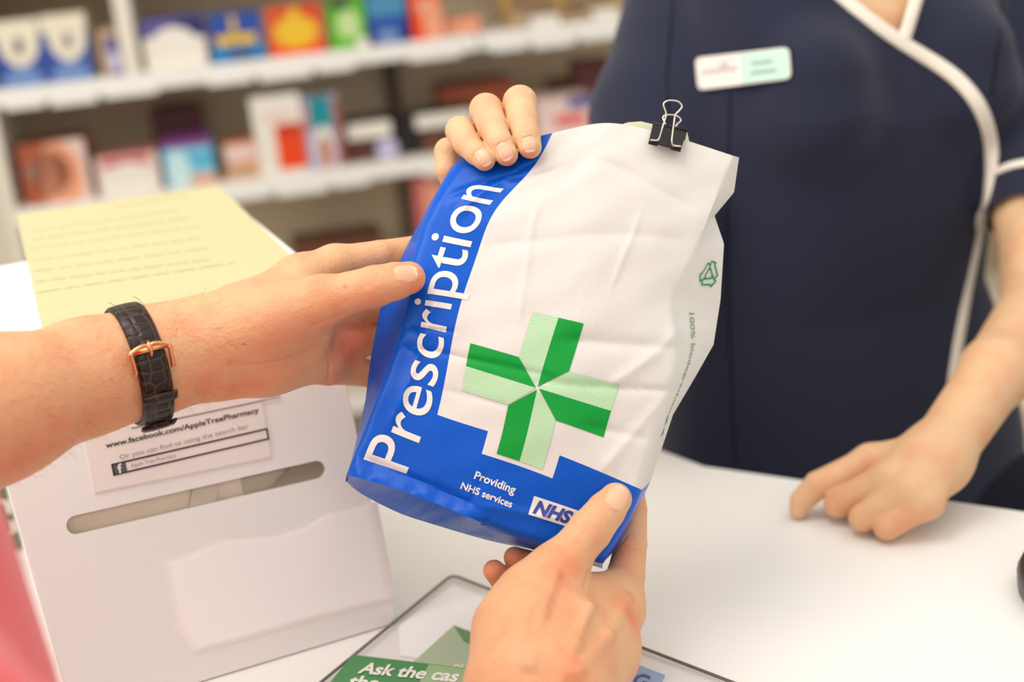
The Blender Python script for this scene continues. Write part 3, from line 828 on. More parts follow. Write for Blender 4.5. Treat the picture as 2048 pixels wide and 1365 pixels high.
NS, NT = 120, 170
sv = np.linspace(0, 557, NS); tv = np.linspace(0, 825, NT)
NG = 6
ringV, ringUV = [], []
Fr = front(np.tile(sv, NT), np.repeat(tv, NS)).reshape(NT, NS, 3)
FRd = np.array([depth_of(q) for q in Fr[:, -1]]); FLd = np.array([depth_of(q) for q in Fr[:, 0]])
FRp = project(Fr[:, -1])[:, :2]; FLp = project(Fr[:, 0])[:, :2]
ORp = lin2(tv, ORt, OR); OLp = lin2(tv, OLt, OL)
th = THK(tv)


def gusset_r(u, ti):
    """u 0 at the front fold .. 1 at the outer gusset fold"""
    p = FRp[ti] * (1 - u) + ORp[ti] * u; d = FRd[ti] + th[ti] * (.55 * u); return p, d


NB = 40
rows = []
for ti in range(NT):
    row = [Fr[ti]]; uv = [np.stack([sv, np.full(NS, tv[ti])], -1)]
    for g in range(1, NG + 1):
        p, d = gusset_r(g / NG, ti); row.append(raypts(p, d)); uv.append(np.array([[557 + 90 * g / NG, tv[ti]]]))
    cen_ = (FRp[ti] + FLp[ti]) / 2; bd = (FRd[ti] + FLd[ti]) / 2 + th[ti]
    sh = .985 - .05 * math.sin(math.pi * tv[ti] / 825)
    br = cen_ + (FRp[ti] - cen_) * sh; bl_ = cen_ + (FLp[ti] - cen_) * sh
    if tv[ti] > 700: br = br + [0, 2]; bl_ = bl_ + [0, 2]
    for k in range(NB):
        f_ = k / (NB - 1)
        mid_p = project(Fr[ti, int((1 - f_) * (NS - 1))])[:2]
        row.append(raypts((mid_p - cen_) * sh + cen_ + [0, 1.5], bd + .006 * math.sin(math.pi * f_)))
        uv.append(np.array([[700 + 557 * f_, tv[ti]]]))
    for g in range(NG, 0, -1):
        u = g / NG; p = FLp[ti] * (1 - u) + OLp[ti] * u; d = FLd[ti] + th[ti] * .5 * u
        row.append(raypts(p, d)); uv.append(np.array([[-90 * u, tv[ti]]]))
    rows.append(np.concatenate(row)); ringUV.append(np.concatenate(uv))
RN = len(rows[0]); bagV = np.concatenate(rows); bagUV = np.concatenate(ringUV)
bagF = []
for j in range(NT - 1):
    for i in range(RN):
        a_, b_ = j * RN + i, j * RN + (i + 1) % RN
        bagF.append([a_, b_, b_ + RN, a_ + RN])
# bottom: from the front fold to the lower outer edge, then up to the back
bot_edge = np.array([[691, 962], [726, 990], [790, 1023], [839, 1041], [918, 1065], [991, 1085], [1060, 1099], [1130, 1116], [1205, 1138.]])
bs = np.linspace(0, 557, len(bot_edge)); bpx = nspline(bs, bot_edge, sv)
NBOT = 5; base_i = len(bagV); extra = []; euv = []
Fp0 = project(Fr[0]);
for k in range(1, NBOT + 1):
    u = k / NBOT; pxk = Fp0[:, :2] * (1 - u) + bpx * u
    dk = Fp0[:, 2] + .030 * u + .0015 * np.sin(sv / 37) * math.sin(math.pi * u)
    extra.append(raypts(pxk, dk)); euv.append(np.stack([sv, np.full(NS, -60 * u)], -1))
bagV = np.concatenate([bagV] + extra); bagUV = np.concatenate([bagUV] + euv)
idx = lambda k, i: i if k == 0 else base_i + (k - 1) * NS + i
for k in range(NBOT):
    for i in range(NS - 1): bagF.append([idx(k, i), idx(k + 1, i), idx(k + 1, i + 1), idx(k, i + 1)])
b0 = NS + NG
for i in range(NS - 1):                                 # close to the back panel's lower edge
    ka = b0 + int(round((1 - i / (NS - 1)) * (NB - 1))); kb = b0 + int(round((1 - (i + 1) / (NS - 1)) * (NB - 1)))
    q = [idx(NBOT, i), ka, kb, idx(NBOT, i + 1)]
    bagF.append(q if ka != kb else [q[0], q[1], q[3]])
# gusset feet
lastL = [RN - NG + g for g in range(NG)]; lastR = [NS + g for g in range(NG)]
fanL = [idx(k, 0) for k in range(NBOT + 1)]; fanR = [idx(k, NS - 1) for k in range(NBOT + 1)]
bagF.append(fanL + [b0 + NB - 1] + lastL); bagF.append(fanR[::-1] + lastR + [b0])
bagF.append([(NT - 1) * RN + i for i in range(RN)][::-1] ) if False else None
bagF = [f_ for f_ in bagF if f_]

pb = bpy.data.materials.new('bag_printed_paper'); pb.use_nodes = True; n = pb.node_tree.nodes; l = pb.node_tree.links; b = n['Principled BSDF']
uvn = n.new('ShaderNodeUVMap'); uvn.uv_map = 'paper'; sp = n.new('ShaderNodeSeparateXYZ'); l.new(uvn.outputs[0], sp.inputs[0])
def M2(op, a_, b_=None):
    x = n.new('ShaderNodeMath'); x.operation = op
    for i, q in enumerate((a_, b_)):
        if q is None: continue
        if isinstance(q, (int, float)): x.inputs[i].default_value = q
        else: l.new(q, x.inputs[i])
    return x.outputs[0]
U, Vv = sp.outputs[0], sp.outputs[1]
sideR = M2('MULTIPLY', M2('GREATER_THAN', U, .123), M2('GREATER_THAN', Vv, .178))
step = M2('MULTIPLY', M2('MULTIPLY', M2('GREATER_THAN', U, .231), M2('LESS_THAN', U, .383)), M2('GREATER_THAN', Vv, .131))
white = M2('MAXIMUM', sideR, step)
notback = M2('MULTIPLY', M2('GREATER_THAN', U, .69), M2('LESS_THAN', Vv, .178)); 
mxx = n.new('ShaderNodeMix'); mxx.data_type = 'RGBA'; l.new(white, mxx.inputs[0])
tcn = n.new('ShaderNodeTexCoord'); nz = n.new('ShaderNodeTexNoise'); nz.inputs['Scale'].default_value = 14; nz.inputs['Detail'].default_value = 5; l.new(tcn.outputs['Object'], nz.inputs['Vector'])
rb = n.new('ShaderNodeValToRGB'); rb.color_ramp.elements[0].color = lin(0, 80, 188); rb.color_ramp.elements[1].color = lin(0, 92, 205); l.new(nz.outputs['Fac'], rb.inputs[0])
rw = n.new('ShaderNodeValToRGB'); rw.color_ramp.elements[0].color = lin(220, 214, 207); rw.color_ramp.elements[1].color = lin(226, 221, 213); l.new(nz.outputs['Fac'], rw.inputs[0])
l.new(rb.outputs[0], mxx.inputs[6]); l.new(rw.outputs[0], mxx.inputs[7]); l.new(mxx.outputs[2], b.inputs['Base Color'])
rg = n.new('ShaderNodeMapRange'); rg.inputs['To Min'].default_value = .2; rg.inputs['To Max'].default_value = .6; l.new(white, rg.inputs['Value']); l.new(rg.outputs[0], b.inputs['Roughness']); b.inputs['Specular IOR Level'].default_value = .24
# embossed weave and small crumples
w1 = n.new('ShaderNodeTexWave'); w1.inputs['Scale'].default_value = 34; w1.bands_direction = 'DIAGONAL'; mp = n.new('ShaderNodeMapping'); mp.inputs['Scale'].default_value = (10, 10, 1); l.new(uvn.outputs[0], mp.inputs[0]); l.new(mp.outputs[0], w1.inputs['Vector'])
n2 = n.new('ShaderNodeTexNoise'); n2.inputs['Scale'].default_value = 40; n2.inputs['Detail'].default_value = 4; n2.inputs['Distortion'].default_value = 1.5; l.new(tcn.outputs['Object'], n2.inputs['Vector'])
hh = M2('ADD', M2('MULTIPLY', w1.outputs['Fac'], .12), n2.outputs['Fac'])
bp = n.new('ShaderNodeBump'); bp.inputs['Strength'].default_value = .32; bp.inputs['Distance'].default_value = .002; l.new(hh, bp.inputs['Height']); l.new(bp.outputs[0], b.inputs['Normal'])

bc = front([280], [400])[0]
bag = thing('prescription_bag', 'white and blue paper prescription bag with green cross held by three hands', 'bag', front([280], [0])[0])
bo = mk('paper_bag', bagV, bagF, pb, bag, True)
uvl = bo.data.uv_layers.new(name='paper')
li = np.array([lp_.vertex_index for lp_ in bo.data.loops])
uvd = bagUV[li] / 1000.0
# faces crossing the ring seam: keep their uv on the left gusset
uvl.data.foreach_set('uv', uvd.astype(np.float32).ravel())
recalc(bo)
sm = bo.data
bm = bmesh.new(); bm.from_mesh(sm)
for e in bm.edges:
    if len(e.link_faces) == 2 and e.calc_face_angle(0) > math.radians(38): e.smooth = False
bm.to_mesh(sm); bm.free()


def stuck(name, V, F, m_, maxlen=6.0, lift=.00035, mapf=front):
    V, F = subdiv2d(np.asarray(V, float), F, maxlen)
    W = mapf(V[:, 0], V[:, 1], lift)
    o_ = mk(name, W, F, m_, bag, True)
    return o_


whp = mat('print_white', (230, 224, 216), .45)
dg_ = mat('print_green', (0, 150, 52), .5, .25); 
lg = bpy.data.materials.new('print_pale_green_hatched'); lg.use_nodes = True
n = lg.node_tree.nodes; l = lg.node_tree.links; tcn = n.new('ShaderNodeTexCoord'); wv = n.new('ShaderNodeTexWave'); wv.inputs['Scale'].default_value = 260; wv.bands_direction = 'Z'
l.new(tcn.outputs['Object'], wv.inputs['Vector']); rr_ = n.new('ShaderNodeValToRGB'); rr_.color_ramp.elements[0].color = lin(160, 204, 150); rr_.color_ramp.elements[1].color = lin(196, 220, 186)
l.new(wv.outputs['Fac'], rr_.inputs[0]); l.new(rr_.outputs[0], n['Principled BSDF'].inputs['Base Color']); n['Principled BSDF'].inputs['Roughness'].default_value = .5

# Prescription, reading up the blue band
V, F = text_flat('Prescription', 1, .004); V = fit(V, 676, None); 
mn, mx = V.min(0), V.max(0)
Vp, _ = text_flat('P', 1, .004); hp = (Vp[:, 1].max() - Vp[:, 1].min())
V0, _ = text_flat('Prescription', 1, .004); base_y = Vp[:, 1].min(); sc_y = 87 / hp
V = np.stack([(lambda x_: x_ - 34 * np.clip((x_ - 480) / 192, 0, 1) ** 1.4)(fit(V0, 672, None)[:, 0]) + 38, 106 - (V0[:, 1] - base_y) * sc_y], -1)
stuck('title_lettering', V[:, ::-1], F, whp, 6.0)
# cross of eight half arms
CC = np.array([309, 288.]); g_ = 1.3
for k, (ax, ay) in enumerate([(0, 1), (1, 0), (0, -1), (-1, 0)]):
    d_ = np.array([ax, ay]); e_ = np.array([ay, -ax])            # e: clockwise side
    for sgn in (1, -1):
        q = [CC + d_ * 3 + e_ * sgn * g_ * .2, CC + d_ * 50 + e_ * sgn * 49, CC + d_ * 148 + e_ * sgn * 49, CC + d_ * 148 + e_ * sgn * g_ * .0]
        stuck('cross_half_arm', q, [[0, 1, 2, 3]], dg_ if sgn == 1 else lg, 8)

# inverse map for small print
_ss, _tt = np.meshgrid(np.linspace(0, 557, 280), np.linspace(0, 825, 412)); _pp = front_px(_ss.ravel(), _tt.ravel())
def inv(x, y):
    k = np.argmin(((_pp - [x, y]) ** 2).sum(1)); return np.array([_ss.ravel()[k], _tt.ravel()[k]])


def small_print(body, x0, y0, x1, y1, h, m_, bold=.01, shear=0, name='small_lettering', lift=.00035):
    a_, b_ = inv(x0, y0), inv(x1, y1); e1 = b_ - a_; w_ = np.linalg.norm(e1); e1 = e1 / w_; e2 = np.array([-e1[1], e1[0]])
    V, F = text_flat(body, 1, bold, shear); V = fit(V, w_, h); V = a_ + V[:, :1] * e1 + V[:, 1:] * e2
    stuck(name, V, F, m_, 5, lift)
small_print('Providing', 946, 962, 1026, 994, 22, whp, .022)
small_print('NHS services', 921, 978, 1022, 1016, 15, whp, .022)
a_, b_ = inv(1056, 1029), inv(1164, 1064); e1 = unit(b_ - a_); e2 = np.array([-e1[1], e1[0]]); w_ = 96; h_ = 38
stuck('logo_panel', [a_, a_ + e1 * w_, a_ + e1 * w_ + e2 * h_, a_ + e2 * h_], [[0, 1, 2, 3]], whp, 8)
V, F = text_flat('NHS', 1, .045, .22); V = fit(V, 82, 28); V = a_ + e1 * 7 + e2 * 5 + V[:, :1] * e1 + V[:, 1:] * e2
stuck('logo_lettering', V, F, mat('print_blue', (40, 60, 150), .45), 5, .0007)


# marks on the right gusset
def gus(u, t, lift=0.0):
    out = []
    for uu, t_ in zip(np.asarray(u), np.asarray(t)):
        ti = t_ / 825 * (NT - 1); i0 = int(np.clip(math.floor(ti), 0, NT - 2)); f_ = ti - i0
        p0, d0 = gusset_r(uu / 90, i0); p1, d1 = gusset_r(uu / 90, i0 + 1)
        out.append(raypts(p0 * (1 - f_) + p1 * f_, (d0 * (1 - f_) + d1 * f_) - lift - .0006)[0])
    return np.array(out)
pgn = mat('print_mid_green', (40, 140, 76), .5); pgt = mat('print_grey_green', (110, 150, 116), .5)
V, F = text_flat('100% biodegradable', 1, 0); V = fit(V, 215, 14)
V = np.stack([22 - 0 + V[:, 1] * 1.0 + 4, 505 - V[:, 0]], -1); stuck('small_lettering', V, F, pgt, 5, .0004, gus)
rc = np.array([62, 575.])
for k in range(3):                                       # three chasing arrows
    an = math.radians(90 + 120 * k); an2 = math.radians(90 + 120 * (k + 1)); R_ = 21
    p0 = np.array([math.cos(an), math.sin(an)]) * R_; p1 = np.array([math.cos(an2), math.sin(an2)]) * R_
    d_ = unit(p1 - p0); nn = np.array([-d_[1], d_[0]]); a0_, a1_ = p0 + d_ * 6, p1 - d_ * 12; w_ = 4.5; t_ = 1.2
    outl = [a0_ + nn * w_, a1_ + nn * w_, a1_ + nn * 8, a1_ + d_ * 10, a1_ - nn * 8, a1_ - nn * w_, a0_ - nn * w_]
    for i in range(len(outl)):
        q0, q1 = outl[i], outl[(i + 1) % len(outl)]; dd = unit(q1 - q0); nn2 = np.array([-dd[1], dd[0]]) * t_
        stuck('recycling_mark', [rc + (q + o_ * nn2) * [1.0, 1.0] for q, o_ in ((q0, -1), (q1, -1), (q1, 1), (q0, 1))], [[0, 1, 2, 3]], pgn, 6, .0004, gus)
for dt in (0, 20): stuck('leaf_mark', [(36, 262 + dt), (52, 264 + dt), (44, 278 + dt)], [[0, 1, 2]], pgn, 6, .0004, gus)

# folded slip caught in the clip behind the bag top
sl = [(1236, 262), (1240, 250), (1256, 245), (1282, 243), (1312, 250), (1374, 262), (1380, 290), (1372, 330), (1250, 310)]
slm = mat('slip_pale_yellow', (232, 230, 190), .6)
fs = thing('folded_slip', 'pale yellow folded paper slip caught under the clip behind the bag top', 'paper', P(1310, 320, .913))
pts = [P(x, y, .9125 + .003 * ((x - 1236) / 140)) for x, y in sl]
prism('slip', pts, [q + FWD * .0012 for q in pts], slm, fs, .0003)

# binder clip
bk = mat('clip_black', (22, 18, 15), .35, .3); steel = mat('clip_steel', (214, 206, 190), .22, .5, 1.0)
cp = thing('binder_clip', 'small black binder clip with steel wire handles on the bag top', 'clip', P(1335, 290, .9))
d0 = .894
C4 = [P(1306, 247, d0 + .010), P(1374, 263, d0 + .010), P(1361, 301, d0 - .001), P(1297, 285, d0 - .001)]
B4 = [P(1306, 247, d0 + .010), P(1374, 263, d0 + .010), P(1366, 300, d0 + .022), P(1302, 284, d0 + .022)]
cn = unit(np.cross(C4[1] - C4[0], C4[2] - C4[1])); cn = cn if cn @ FWD < 0 else -cn
ce = unit(C4[1] - C4[0]); cdn = unit(C4[3] - C4[0])
prism('clip_jaw', [q + cn * .0006 for q in C4], [q - cn * .0002 for q in C4], bk, cp, .0002)
prism('clip_jaw', B4, [q + FWD * .0008 for q in B4], bk, cp, .0002)
tube('clip_spine', [C4[0] - FWD * 0, C4[1]], .0014, bk, cp, 8)
tube('clip_lip', [C4[3] + cn * .0008, C4[3] * .72 + C4[2] * .28 + cn * .0008], .0017, bk, cp, 8)
tube('clip_lip', [C4[3] * .30 + C4[2] * .70 + cn * .0008, C4[2] + cn * .0008], .0017, bk, cp, 8)
def wire(pts_, name='wire_handle'):
    q = smooth_line([P(x, y, d) for x, y, d in pts_], 8); tube(name, q, .00062, steel, cp, 8)
wire([(1301, 280, d0 - .004), (1313, 281, d0 - .004), (1318, 277, d0 - .0042), (1324, 258, d0 + .002), (1331, 236, d0 + .003), (1332, 226, d0 + .003), (1327, 210, d0 + .003), (1332, 203, d0 + .003), (1343, 201, d0 + .003), (1357, 204, d0 + .003), (1364, 213, d0 + .003), (1359, 221, d0 + .003), (1351, 230, d0 + .003), (1348, 246, d0 + .002), (1344, 276, d0 - .0042), (1346, 290, d0 - .0044), (1362, 293, d0 - .004)])
wire([(1332, 252, d0 + .013), (1329, 244, d0 + .014), (1326, 236, d0 + .015), (1330, 231, d0 + .015), (1343, 230, d0 + .015), (1355, 233, d0 + .015), (1362, 241, d0 + .015), (1355, 248, d0 + .014), (1350, 256, d0 + .013)])
# ------------------------------------------------------------------ people
skin_c = skin_mat('skin_customer', (222, 172, 128), (226, 132, 94), (236, 184, 150), (242, 206, 180))
skin_p = skin_mat('skin_pharmacist', (224, 182, 140), (222, 142, 102), (234, 184, 154), (250, 226, 206))
fwd_flat = lambda f: (FWD, f)

# ---- customer: left hand and forearm (palm towards us, thumb on top)
LH = Body(); LH.kb = .013; LH.kc = .007
fl = fwd_flat(1.25)
LH.base += chain([(-430, 1010, .70, 215), (0, 814, .802, 139), (180, 752, .838, 110), (300, 722, .856, 104), (400, 697, .868, 97)], fl)
LH.base += chain([(400, 697, .870, 94), (500, 676, .880, 98), (585, 650, .886, 84)], fl)
LH.base += chain([(440, 672, .866, 60), (540, 640, .866, 66), (640, 604, .868, 50)])          # thenar
LH.base += chain([(440, 745, .876, 46), (540, 730, .886, 50), (650, 725, .905, 42)])          # heel and outer palm
LH.base += chain([(480, 615, .892, 44), (600, 556, .902, 40), (668, 527, .910, 34)])          # index metacarpal
LH.base += chain([(560, 640, .902, 50), (700, 622, .918, 36)]) + chain([(580, 700, .905, 50), (700, 690, .922, 34)])
LH.chains.append(chain([(640, 602, .868, 48), (700, 586, .867, 42), (750, 573, .866, 42), (790, 563, .868, 38), (818, 556, .872, 33)]))
LH.chains.append(chain([(668, 527, .910, 35), (760, 512, .922, 31), (860, 496, .946, 28), (925, 496, .957, 24)]))
LH.chains.append(chain([(690, 624, .918, 34), (790, 610, .944, 30), (880, 600, .960, 27), (930, 600, .966, 23)]))
LH.chains.append(chain([(690, 684, .922, 36), (785, 672, .948, 33), (870, 675, .962, 28)]))
LH.chains.append(chain([(660, 735, .912, 34), (740, 748, .938, 27), (810, 752, .956, 22)]))
def groove(body, pts, r=.0011, k=.0016, inset=.0):
    q = [body.trace(x, y) for x, y in pts]; q = [v for v in q if v is not None]
    return [(Cap(q[i], r, q[i + 1], r), k) for i in range(len(q) - 1)]
cuts = []
for ln_ in ([(690, 628), (655, 640), (625, 655)], [(458, 722), (463, 752), (468, 782)], [(657, 700), (660, 730), (655, 762)], [(455, 730), (505, 731), (560, 722), (600, 706)]):
    cuts += groove(LH, ln_, .0004, .0016)
for ln_ in ([(748, 545), (752, 562)], [(738, 548), (741, 575)], [(728, 556), (732, 580)], [(757, 548), (760, 560)], [(692, 552), (697, 566)],
            [(430, 655), (470, 700)], [(448, 648), (498, 700)], [(468, 642), (520, 692)], [(490, 640), (540, 684)], [(420, 672), (452, 712)], [(366, 690), (370, 760)], [(352, 640), (358, 690)], [(600, 585), (640, 566)], [(470, 760), (520, 768)], [(520, 655), (575, 690)]):
    cuts += groove(LH, ln_, .00025, .0011)
LH.cuts += cuts
lo_arm = P(-60, 800, .80)[0]
V, Q = LH.mesh(.0010, lo=np.array([lo_arm, -9, -9]))
V, T = paint(LH, V, nails=[(814, 545, 1, -.12, 25, 19, .72)],
             spots=[(835, 575, 40, .7), (760, 605, 46, .55), (660, 640, 60, .5), (560, 720, 90, .55), (500, 770, 70, .55), (700, 690, 80, .9), (680, 760, 50, .7), (640, 560, 50, .25), (690, 573, 5, 1.0), (60, 900, 150, .45), (200, 830, 90, .45), (420, 760, 70, .4)])
LHpiece = (V, Q, T)

# ---- customer: right hand (thumb on the front of the bag, fingers beneath and behind)
RH = Body(); RH.kb = .014; RH.kc = .008
el = np.array([-.03, .42, .96]); wr = P(1085, 1500, .770)
RH.base += [Cap(el, .047, wr, .034)]
RH.base += chain([(1085, 1500, .770, 130), (1078, 1400, .786, 138), (1100, 1300, .815, 130)], fl)
RH.base += chain([(1120, 1400, .800, 112), (1190, 1300, .835, 82), (1236, 1222, .868, 50)])
RH.base += chain([(1040, 1370, .792, 96), (1040, 1262, .815, 84), (1070, 1195, .828, 64), (1112, 1140, .836, 50)])
RH.base += chain([(1135, 1190, .838, 44), (1222, 1182, .872, 38)])
RH.base += chain([(1150, 1330, .85, 70), (1185, 1262, .895, 48)]) + chain([(1110, 1340, .855, 66), (1150, 1285, .90, 44)])
RH.chains.append(chain([(1112, 1140, .836, 50), (1150, 1098, .842, 44), (1180, 1062, .846, 44), (1212, 1022, .853, 39), (1231, 999, .858, 33)]))
RH.chains.append(chain([(1236, 1222, .868, 50), (1252, 1150, .888, 38), (1262, 1090, .905, 32), (1266, 1020, .925, 28), (1262, 960, .936, 24)]))
RH.chains.append(chain([(1185, 1262, .895, 46), (1130, 1180, .918, 30), (1065, 1130, .903, 27), (1029, 1116, .893, 22)]))
RH.chains.append(chain([(1150, 1285, .90, 44), (1070, 1215, .908, 30), (1010, 1165, .894, 27), (988, 1142, .885, 22)]))
RH.chains.append(chain([(1100, 1320, .885, 38), (1050, 1260, .90, 27), (1025, 1230, .892, 22)]))
cuts = []
for ln_ in ([(1178, 1145), (1170, 1175)], [(1250, 1075), (1225, 1110), (1190, 1140)]): cuts += groove(RH, ln_, .0006, .0022)
for ln_ in ([(1160, 1050), (1176, 1064)], [(1168, 1042), (1186, 1056)], [(1152, 1058), (1170, 1074)], [(1262, 1088), (1284, 1086)], [(1264, 1098), (1286, 1097)]): cuts += groove(RH, ln_, .0004, .001)
RH.cuts += cuts
for ln_, r_ in (([(1255, 1200), (1215, 1275), (1150, 1350)], .0022), ([(1180, 1215), (1150, 1290), (1120, 1365)], .0016), ([(1110, 1150), (1080, 1230), (1060, 1330)], .002)):
    q = [RH.trace(*p_) for p_ in ln_]; q = [v + FWD * .0008 for v in q if v is not None]
    RH.bumps += [(Cap(q[i], r_, q[i + 1], r_), .006) for i in range(len(q) - 1)]
V, Q = RH.mesh(.0010, lo=np.array([-9, .60, -9]))
V, T = paint(RH, V, nails=[(1238, 995, .5, -.87, 30, 22, .80)],
             spots=[(985, 1145, 40, .55), (1028, 1115, 36, .55), (1262, 1230, 46, .8), (1120, 1140, 60, .4), (1240, 1100, 40, .6), (1100, 1230, 80, .35), (1200, 1300, 70, .35), (1140, 1350, 80, .35)])
RHpiece = (V, Q, T)

# coarse arms and trunk of the customer, outside the picture
CB = Body(); CB.kb = .03
tx, ty = -.367, .34
TC = [(.74, tx, ty, .175, .13), (.95, tx, ty + .02, .18, .14), (1.05, tx + .005, ty + .06, .185, .14), (1.15, tx, ty + .10, .187, .135), (1.25, tx - .005, ty + .11, .18, .12), (1.34, tx - .01, ty + .09, .16, .095), (1.41, tx - .01, ty + .08, .10, .07)]
CB.base += [Stack([(z, x, y, a_ - .012, b_ - .012) for z, x, y, a_, b_ in TC], .2)]
shL, shR = np.array([-.56, .42, 1.34]), np.array([-.28, .35, 1.27])
elL = P(-430, 1010, .70)
CB.base += [Cap(shL, .056, elL, .050), Cap(shR, .056, el, .047), Cap([tx, ty + .08, 1.36], .055, [tx, ty + .11, 1.50], .05)]
CB.base += [Cap(elL, .0525, P(-40, 828, .794), .0395, (FWD, 1.25)), Cap(el, .047, wr, .034)]
V, Q = CB.mesh(.005)
keep = ~((V[Q].mean(1)[:, 0] > P(-50, 815, .8)[0]) & (V[Q].mean(1)[:, 1] > .62))
CBpiece = (V, Q[keep], None)
customer = thing('person', 'person in a coral top reaching in from the left to hold the prescription bag', 'person', (tx, ty, 0))
body_object('body', [LHpiece, RHpiece, CBpiece], skin_c, customer)

coral = mat('coral_cotton', (232, 88, 90), .85, .2, sheen=.3, bump=(300, .25))
SHIRT = Body(); SHIRT.kb = .03
pk = P(58, 1225, .62)
SHIRT.base += [Stack(TC, .2)]
SHIRT.base += [Cap(shL, .07, shL * .4 + elL * .6, .064), Cap(shR, .066, shR * .55 + el * .45, .060)]
V, Q = SHIRT.mesh(.006)
pxs = project(V); 
mk('coral_top', V, Q.tolist(), coral, customer, True)
trs = mat('trousers_grey', (70, 72, 80), .8)
LEG = Body(); LEG.kb = .02
LEG.base += [Cap([tx - .09, ty, .80], .10, [tx - .1, ty, .08], .06), Cap([tx + .09, ty, .80], .10, [tx + .1, ty, .08], .06)]
V, Q = LEG.mesh(.012); mk('trousers', V, Q.tolist(), trs, customer, True)
shoe = mat('shoe_black', (30, 28, 28), .5)
for s_ in (-1, 1):
    SB = Body(); SB.base += [Cap([tx + .1 * s_, ty - .04, .042], .042, [tx + .11 * s_, ty + .15, .034], .034)]
    V, Q = SB.mesh(.008); mk('shoe', V, Q.tolist(), shoe, customer, True)

# ---- pharmacist: right hand gripping the top corner of the bag
GH = Body(); GH.kb = .012; GH.kc = .006; GH.kf = .0014
GH.chains.append(chain([(1046, 285, .968, 28), (1040, 205, .922, 34), (1046, 240, .904, 31), (1054, 272, .896, 27), (1060, 294, .893, 23.5)]))
GH.chains.append(chain([(1005, 300, .966, 33), (972, 220, .921, 33), (984, 252, .904, 30), (999, 285, .896, 26), (1013, 309, .893, 23.5)]))
GH.chains.append(chain([(960, 330, .966, 30), (920, 262, .918, 29), (934, 287, .904, 27), (952, 306, .898, 24), (969, 320, .894, 22)]))
GH.chains.append(chain([(930, 370, .968, 26), (896, 303, .936, 27), (895, 338, .934, 25), (905, 372, .940, 20)]))
GH.base += chain([(1055, 300, .972, 34), (930, 375, .974, 28)]) + chain([(1000, 330, .975, 36), (1040, 410, 1.02, 40), (1080, 470, 1.06, 40)]) + chain([(940, 370, .975, 30), (1030, 440, 1.03, 38)])
GH.chains.append(chain([(1020, 420, 1.0, 30), (1062, 365, .962, 24), (1085, 325, .945, 20)]))
GH.cuts += groove(GH, [(1046, 252), (1062, 251)], .0003, .0008) + groove(GH, [(1010, 282), (1020, 280)], .0003, .0008)
V, Q = GH.mesh(.0006)
V, T = paint(GH, V, nails=[(1058, 289, .12, 1, 15.5, 14, .72), (1009, 303, .38, .92, 18, 14.5, .80), (965, 314, .55, .83, 18, 14, .82)],
             spots=[(1061, 310, 15, 1), (1018, 326, 15, 1), (974, 336, 15, 1), (1000, 200, 60, .1)])
GHpiece = (V, Q, T)

# ---- pharmacist: left forearm and loose fist on the counter
FH = Body(); FH.kb = .012; FH.kc = .007; FH.kf = .0012
wp = Pz(1872, 918, CZ + .048)
Mp = [Pz(1742, 924, CZ + .040), Pz(1782, 952, CZ + .042), Pz(1820, 980, CZ + .038), Pz(1852, 1004, CZ + .030)]
for q, r_ in zip(Mp, (.0135, .0135, .013, .0125)): FH.base.append(Cap(q, r_, wp, .021))
FH.base += [Cap(Pz(1790, 985, CZ + .028), .014, wp, .018)]
elP = P(2085, 612, 1.235)
FH.base += [Cap(wp, .0235, P(1992, 745, 1.125), .0265), Cap(P(1992, 745, 1.125), .0265, elP, .034)]
FH.base += [Cap(elP, .034, P(2068, 437, 1.278), .0325), Cap(P(2068, 437, 1.278), .0325, P(2072, 200, 1.33), .038)]
FH.chains.append([Cap(Mp[0], .0125, Pz(1636, 970, CZ + .026), .0106), Cap(Pz(1636, 970, CZ + .026), .0106, Pz(1604, 1002, CZ + .014), .0092), Cap(Pz(1604, 1002, CZ + .014), .0092, Pz(1597, 1020, CZ + .0078), .0074)])
FH.chains.append([Cap(Mp[1], .0125, Pz(1676, 1008, CZ + .016), .0108), Cap(Pz(1676, 1008, CZ + .016), .0108, Pz(1705, 1012, CZ + .010), .009)])
FH.chains.append([Cap(Mp[2], .0125, Pz(1726, 1036, CZ + .015), .0105), Cap(Pz(1726, 1036, CZ + .015), .0105, Pz(1752, 1030, CZ + .010), .009)])
FH.chains.append([Cap(Mp[3], .0118, Pz(1774, 1054, CZ + .0125), .0100), Cap(Pz(1774, 1054, CZ + .0125), .0100, Pz(1800, 1042, CZ + .009), .008)])
FH.chains.append([Cap(wp, .014, Pz(1760, 990, CZ + .016), .012), Cap(Pz(1760, 990, CZ + .016), .012, Pz(1700, 1000, CZ + .012), .010)])
V, Q = FH.mesh(.0016)
V, T = paint(FH, V, spots=[(1650, 1000, 40, .35), (1690, 1020, 40, .35), (1742, 1050, 40, .35), (1780, 1060, 40, .35), (1740, 930, 40, .25)])
FHpiece = (V, Q, T)

